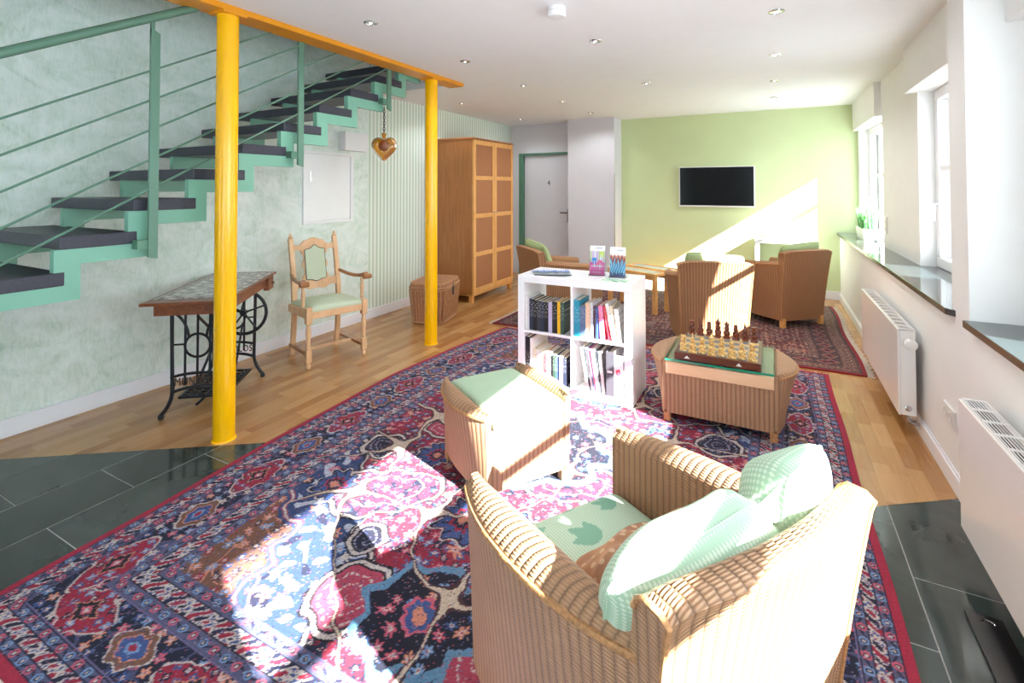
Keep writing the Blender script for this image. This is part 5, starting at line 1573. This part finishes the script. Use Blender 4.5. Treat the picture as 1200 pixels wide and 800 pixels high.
# ================================================================== COFFEE TABLES
TU = Vector((-0.915, 0.404, 0)); TV = Vector((0.404, 0.915, 0))
M_INSET = plain('pale_glass_inset', rgb(206, 214, 206), 0.1, vary=0.1, scale=20)
def coffee(loc, label):
    c = thing('coffee_table', label, 'table', loc, math.atan2(TU.y, TU.x), 'light wood coffee tables')
    L_, W_, Z_ = 0.68, 0.27, 0.445
    for x in (0.022, L_ - 0.022):
        for y in (-0.022, -W_ + 0.022):
            MB().box(x - 0.022, x + 0.022, y - 0.022, y + 0.022, 0, Z_ - 0.03).build('leg', M_BEECH, c, bevel=0.003)
    fr = MB().box(0, L_, -0.05, 0, Z_ - 0.03, Z_).box(0, L_, -W_, -W_ + 0.05, Z_ - 0.03, Z_).box(0, 0.05, -W_ + 0.05, -0.05, Z_ - 0.03, Z_).box(L_ - 0.05, L_, -W_ + 0.05, -0.05, Z_ - 0.03, Z_)
    fr.build('top_frame', M_BEECH, c, bevel=0.002)
    MB().box(0.05, L_ - 0.05, -W_ + 0.05, -0.05, Z_ - 0.012, Z_ - 0.004).build('inset', M_INSET, c)
    MB().box(0.03, L_ - 0.03, -0.03, -0.012, Z_ - 0.075, Z_ - 0.03).box(0.03, L_ - 0.03, -W_ + 0.012, -W_ + 0.03, Z_ - 0.075, Z_ - 0.03).build('apron', M_BEECH, c)
coffee((-1.150, 5.585, RZ - 0.002), 'light wood coffee table with pale inset, the nearer of the two')
coffee((-1.150 + 0.404 * 0.31, 5.585 + 0.915 * 0.31, RZ - 0.002), 'light wood coffee table with pale inset, the one closer to the green wall')

# ================================================================== TELEVISION, CUBE SHELF, PLANTER
tv = thing('television', 'flat black television in a white frame on the lime green wall', 'television', (-0.690, YF, 1.148))
MB().box(-0.49, 0.49, -0.055, -0.025, 0, 0.565).build('housing', M_WHITELAQ, tv, bevel=0.004)
MB().box(-0.476, 0.476, -0.0585, -0.054, 0.020, 0.553).build('screen', plain('black_screen', rgb(6, 6, 8), 0.08, vary=0.1, **{'Specular IOR Level': 0.25}), tv)
MB().box(-0.2, 0.2, -0.026, 0.0, 0.15, 0.40).build('wall_mount', M_BLACKPL, tv)
cs = thing('cube_shelf', 'narrow white open cube shelf against the lime green wall', 'shelf', (-0.200, YF - 0.41, 0))
CW, CH = 0.455, 0.765
MB().box(0, 0.05, 0, 0.39, 0, CH - 0.05).build('side_panel', M_WHITELAQ, cs, bevel=0.002)
MB().box(CW - 0.05, CW, 0, 0.39, 0, CH - 0.05).build('side_panel', M_WHITELAQ, cs, bevel=0.002)
MB().box(0, CW, 0, 0.39, CH - 0.05, CH).build('top_panel', M_WHITELAQ, cs, bevel=0.002)
MB().box(0.05, CW - 0.05, 0, 0.39, 0, 0.05).build('bottom_panel', M_WHITELAQ, cs)
MB().box(0.05, CW - 0.05, 0.002, 0.388, 0.373, 0.391).build('shelf', M_WHITELAQ, cs)
pl = thing('planter', 'white rectangular planter of green grass on the far window sill', 'plant', (0.93, 6.72, 0.846))
m = MB(); z1 = 0.125
prof = [(0.058, 0.245, 0.0), (0.068, 0.262, z1)]
for sx in (0,):
    a, b, _ = prof[0]; a2, b2, _ = prof[1]; t = 0.008
    o4 = [(-a, -b, 0), (a, -b, 0), (a, b, 0), (-a, b, 0)]; t4 = [(-a2, -b2, z1), (a2, -b2, z1), (a2, b2, z1), (-a2, b2, z1)]
    i4 = [(-a2 + t, -b2 + t, z1), (a2 - t, -b2 + t, z1), (a2 - t, b2 - t, z1), (-a2 + t, b2 - t, z1)]; l4 = [(-a + t, -b + t, 0.09), (a - t, -b + t, 0.09), (a - t, b - t, 0.09), (-a + t, b - t, 0.09)]
    vs = o4 + t4 + i4 + l4
    fs = [(3, 2, 1, 0)] + [(k, (k + 1) % 4, 4 + (k + 1) % 4, 4 + k) for k in range(4)] + [(4 + k, 4 + (k + 1) % 4, 8 + (k + 1) % 4, 8 + k) for k in range(4)] + [(8 + k, 8 + (k + 1) % 4, 12 + (k + 1) % 4, 12 + k) for k in range(4)]
    m.add(vs, fs)
m.build('box', M_WHITELAQ, pl)
MB().box(-0.055, 0.055, -0.24, 0.24, 0.085, 0.098).build('soil', plain('dark_soil', rgb(60, 48, 38), 0.9, vary=0.3, scale=60), pl)
def grass_mat():
    t = NT('grass_blade'); r = t.n('ShaderNodeNewGeometry').outputs['Random Per Island']
    return t.set(t.ramp(r, [(0, rgb(70, 150, 90)), (0.6, rgb(120, 190, 120)), (1, rgb(170, 214, 150))]), 0.5)
gm = MB(); rn = random.Random(4)
for k in range(620):
    x, y = rn.uniform(-0.052, 0.052), rn.uniform(-0.238, 0.238); hh = rn.uniform(0.18, 0.29); a = rn.uniform(0, 2 * PI); w = 0.003
    dx, dy = rn.uniform(-0.05, 0.05), rn.uniform(-0.05, 0.05)
    ux, uy = math.cos(a) * w, math.sin(a) * w
    gm.add([(x - ux, y - uy, 0.095), (x + ux, y + uy, 0.095), (x + dx * 0.4 + ux, y + dy * 0.4 + uy, 0.095 + hh * 0.6), (x + dx * 0.4 - ux, y + dy * 0.4 - uy, 0.095 + hh * 0.6), (x + dx, y + dy, 0.095 + hh)], [(0, 1, 2, 3), (3, 2, 4)])
g = gm.build('grass', grass_mat(), pl); g['kind'] = 'stuff'

# ================================================================== HANGING HEART
M_AMBER = plain('amber_glass', rgb(226, 150, 20), 0.08, vary=0.2, scale=9, **{'Transmission Weight': 0.75, 'Coat Weight': 0.6})
ht = thing('hanging_heart', 'amber glass heart hanging on a chain from the stair bracket', 'ornament', (XRAIL - 0.02, 3.16, 1.755), R(27.7))
NT_, NR_ = 56, 12
def heart2(t):
    hx, hz = math.sin(t) ** 3, (13 * math.cos(t) - 5 * math.cos(2 * t) - 2 * math.cos(3 * t) - math.cos(4 * t)) / 16.0
    return ((0.55 * hx + 0.45 * math.sin(t)) * 0.108, (0.62 * hz + 0.38 * math.cos(t)) * 0.112 + 0.006)
m = MB()
for f in (1, -1):
    P_ = []
    for i in range(NR_ + 1):
        r = i / NR_
        th_ = 0.045 * math.sqrt(max(0.0, 1 - r ** 2.6)) - (0.016 * math.exp(-(r / 0.42) ** 4) if f < 0 else 0)
        P_.append([(heart2(2 * PI * k / NT_)[0] * r, f * th_, heart2(2 * PI * k / NT_)[1] * r) for k in range(NT_)])
    m.grid(P_, cv=True, flip=f > 0)
m.lathe([(0.016, 0.075), (0.016, 0.105), (0.020, 0.107), (0.020, 0.122), (0.010, 0.124)], 14)
m.build('glass_heart', M_AMBER, ht, smooth=60)
MB().lathe([(0.044, 0.0), (0.044, 0.006), (0.034, 0.012), (0.012, 0.014)], 22, (0.006, -0.030, 0.015), Matrix.Rotation(PI / 2, 3, 'X')).build('centre_medallion', plain('dark_amber', rgb(120, 60, 20), 0.25, vary=0.3, scale=40), ht, smooth=50)
ch = MB()
for k in range(9):
    z = 0.134 + 0.0245 * k; pts = []
    for q in range(12):
        a = 2 * PI * q / 12
        c_, s_ = 0.0085 * math.cos(a), 0.0165 * math.sin(a)
        pts.append((c_, 0, z + s_) if k % 2 else (0, c_, z + s_))
    ch.tube(pts, 0.0028, 5, closed=True)
ch.build('chain', M_BLACKIRON, ht, smooth=50)

# floor outlet box in the slate
fb = thing('floor_box', 'black floor outlet box set in the slate tiles beside the near radiator', 'floor box', (0.553, 1.86, 0.0005))
MB().box(0, 0.098, 0, 0.33, 0, 0.012).build('lid', M_BLACKPL, fb, bevel=0.003)
MB().tube([(0.05 + 0.018 * math.cos(a), 0.285 + 0.018 * math.sin(a), 0.0125) for a in np.linspace(0.2, PI - 0.2, 10)], 0.0016, 5).build('lift_ring', M_CHROME, fb)
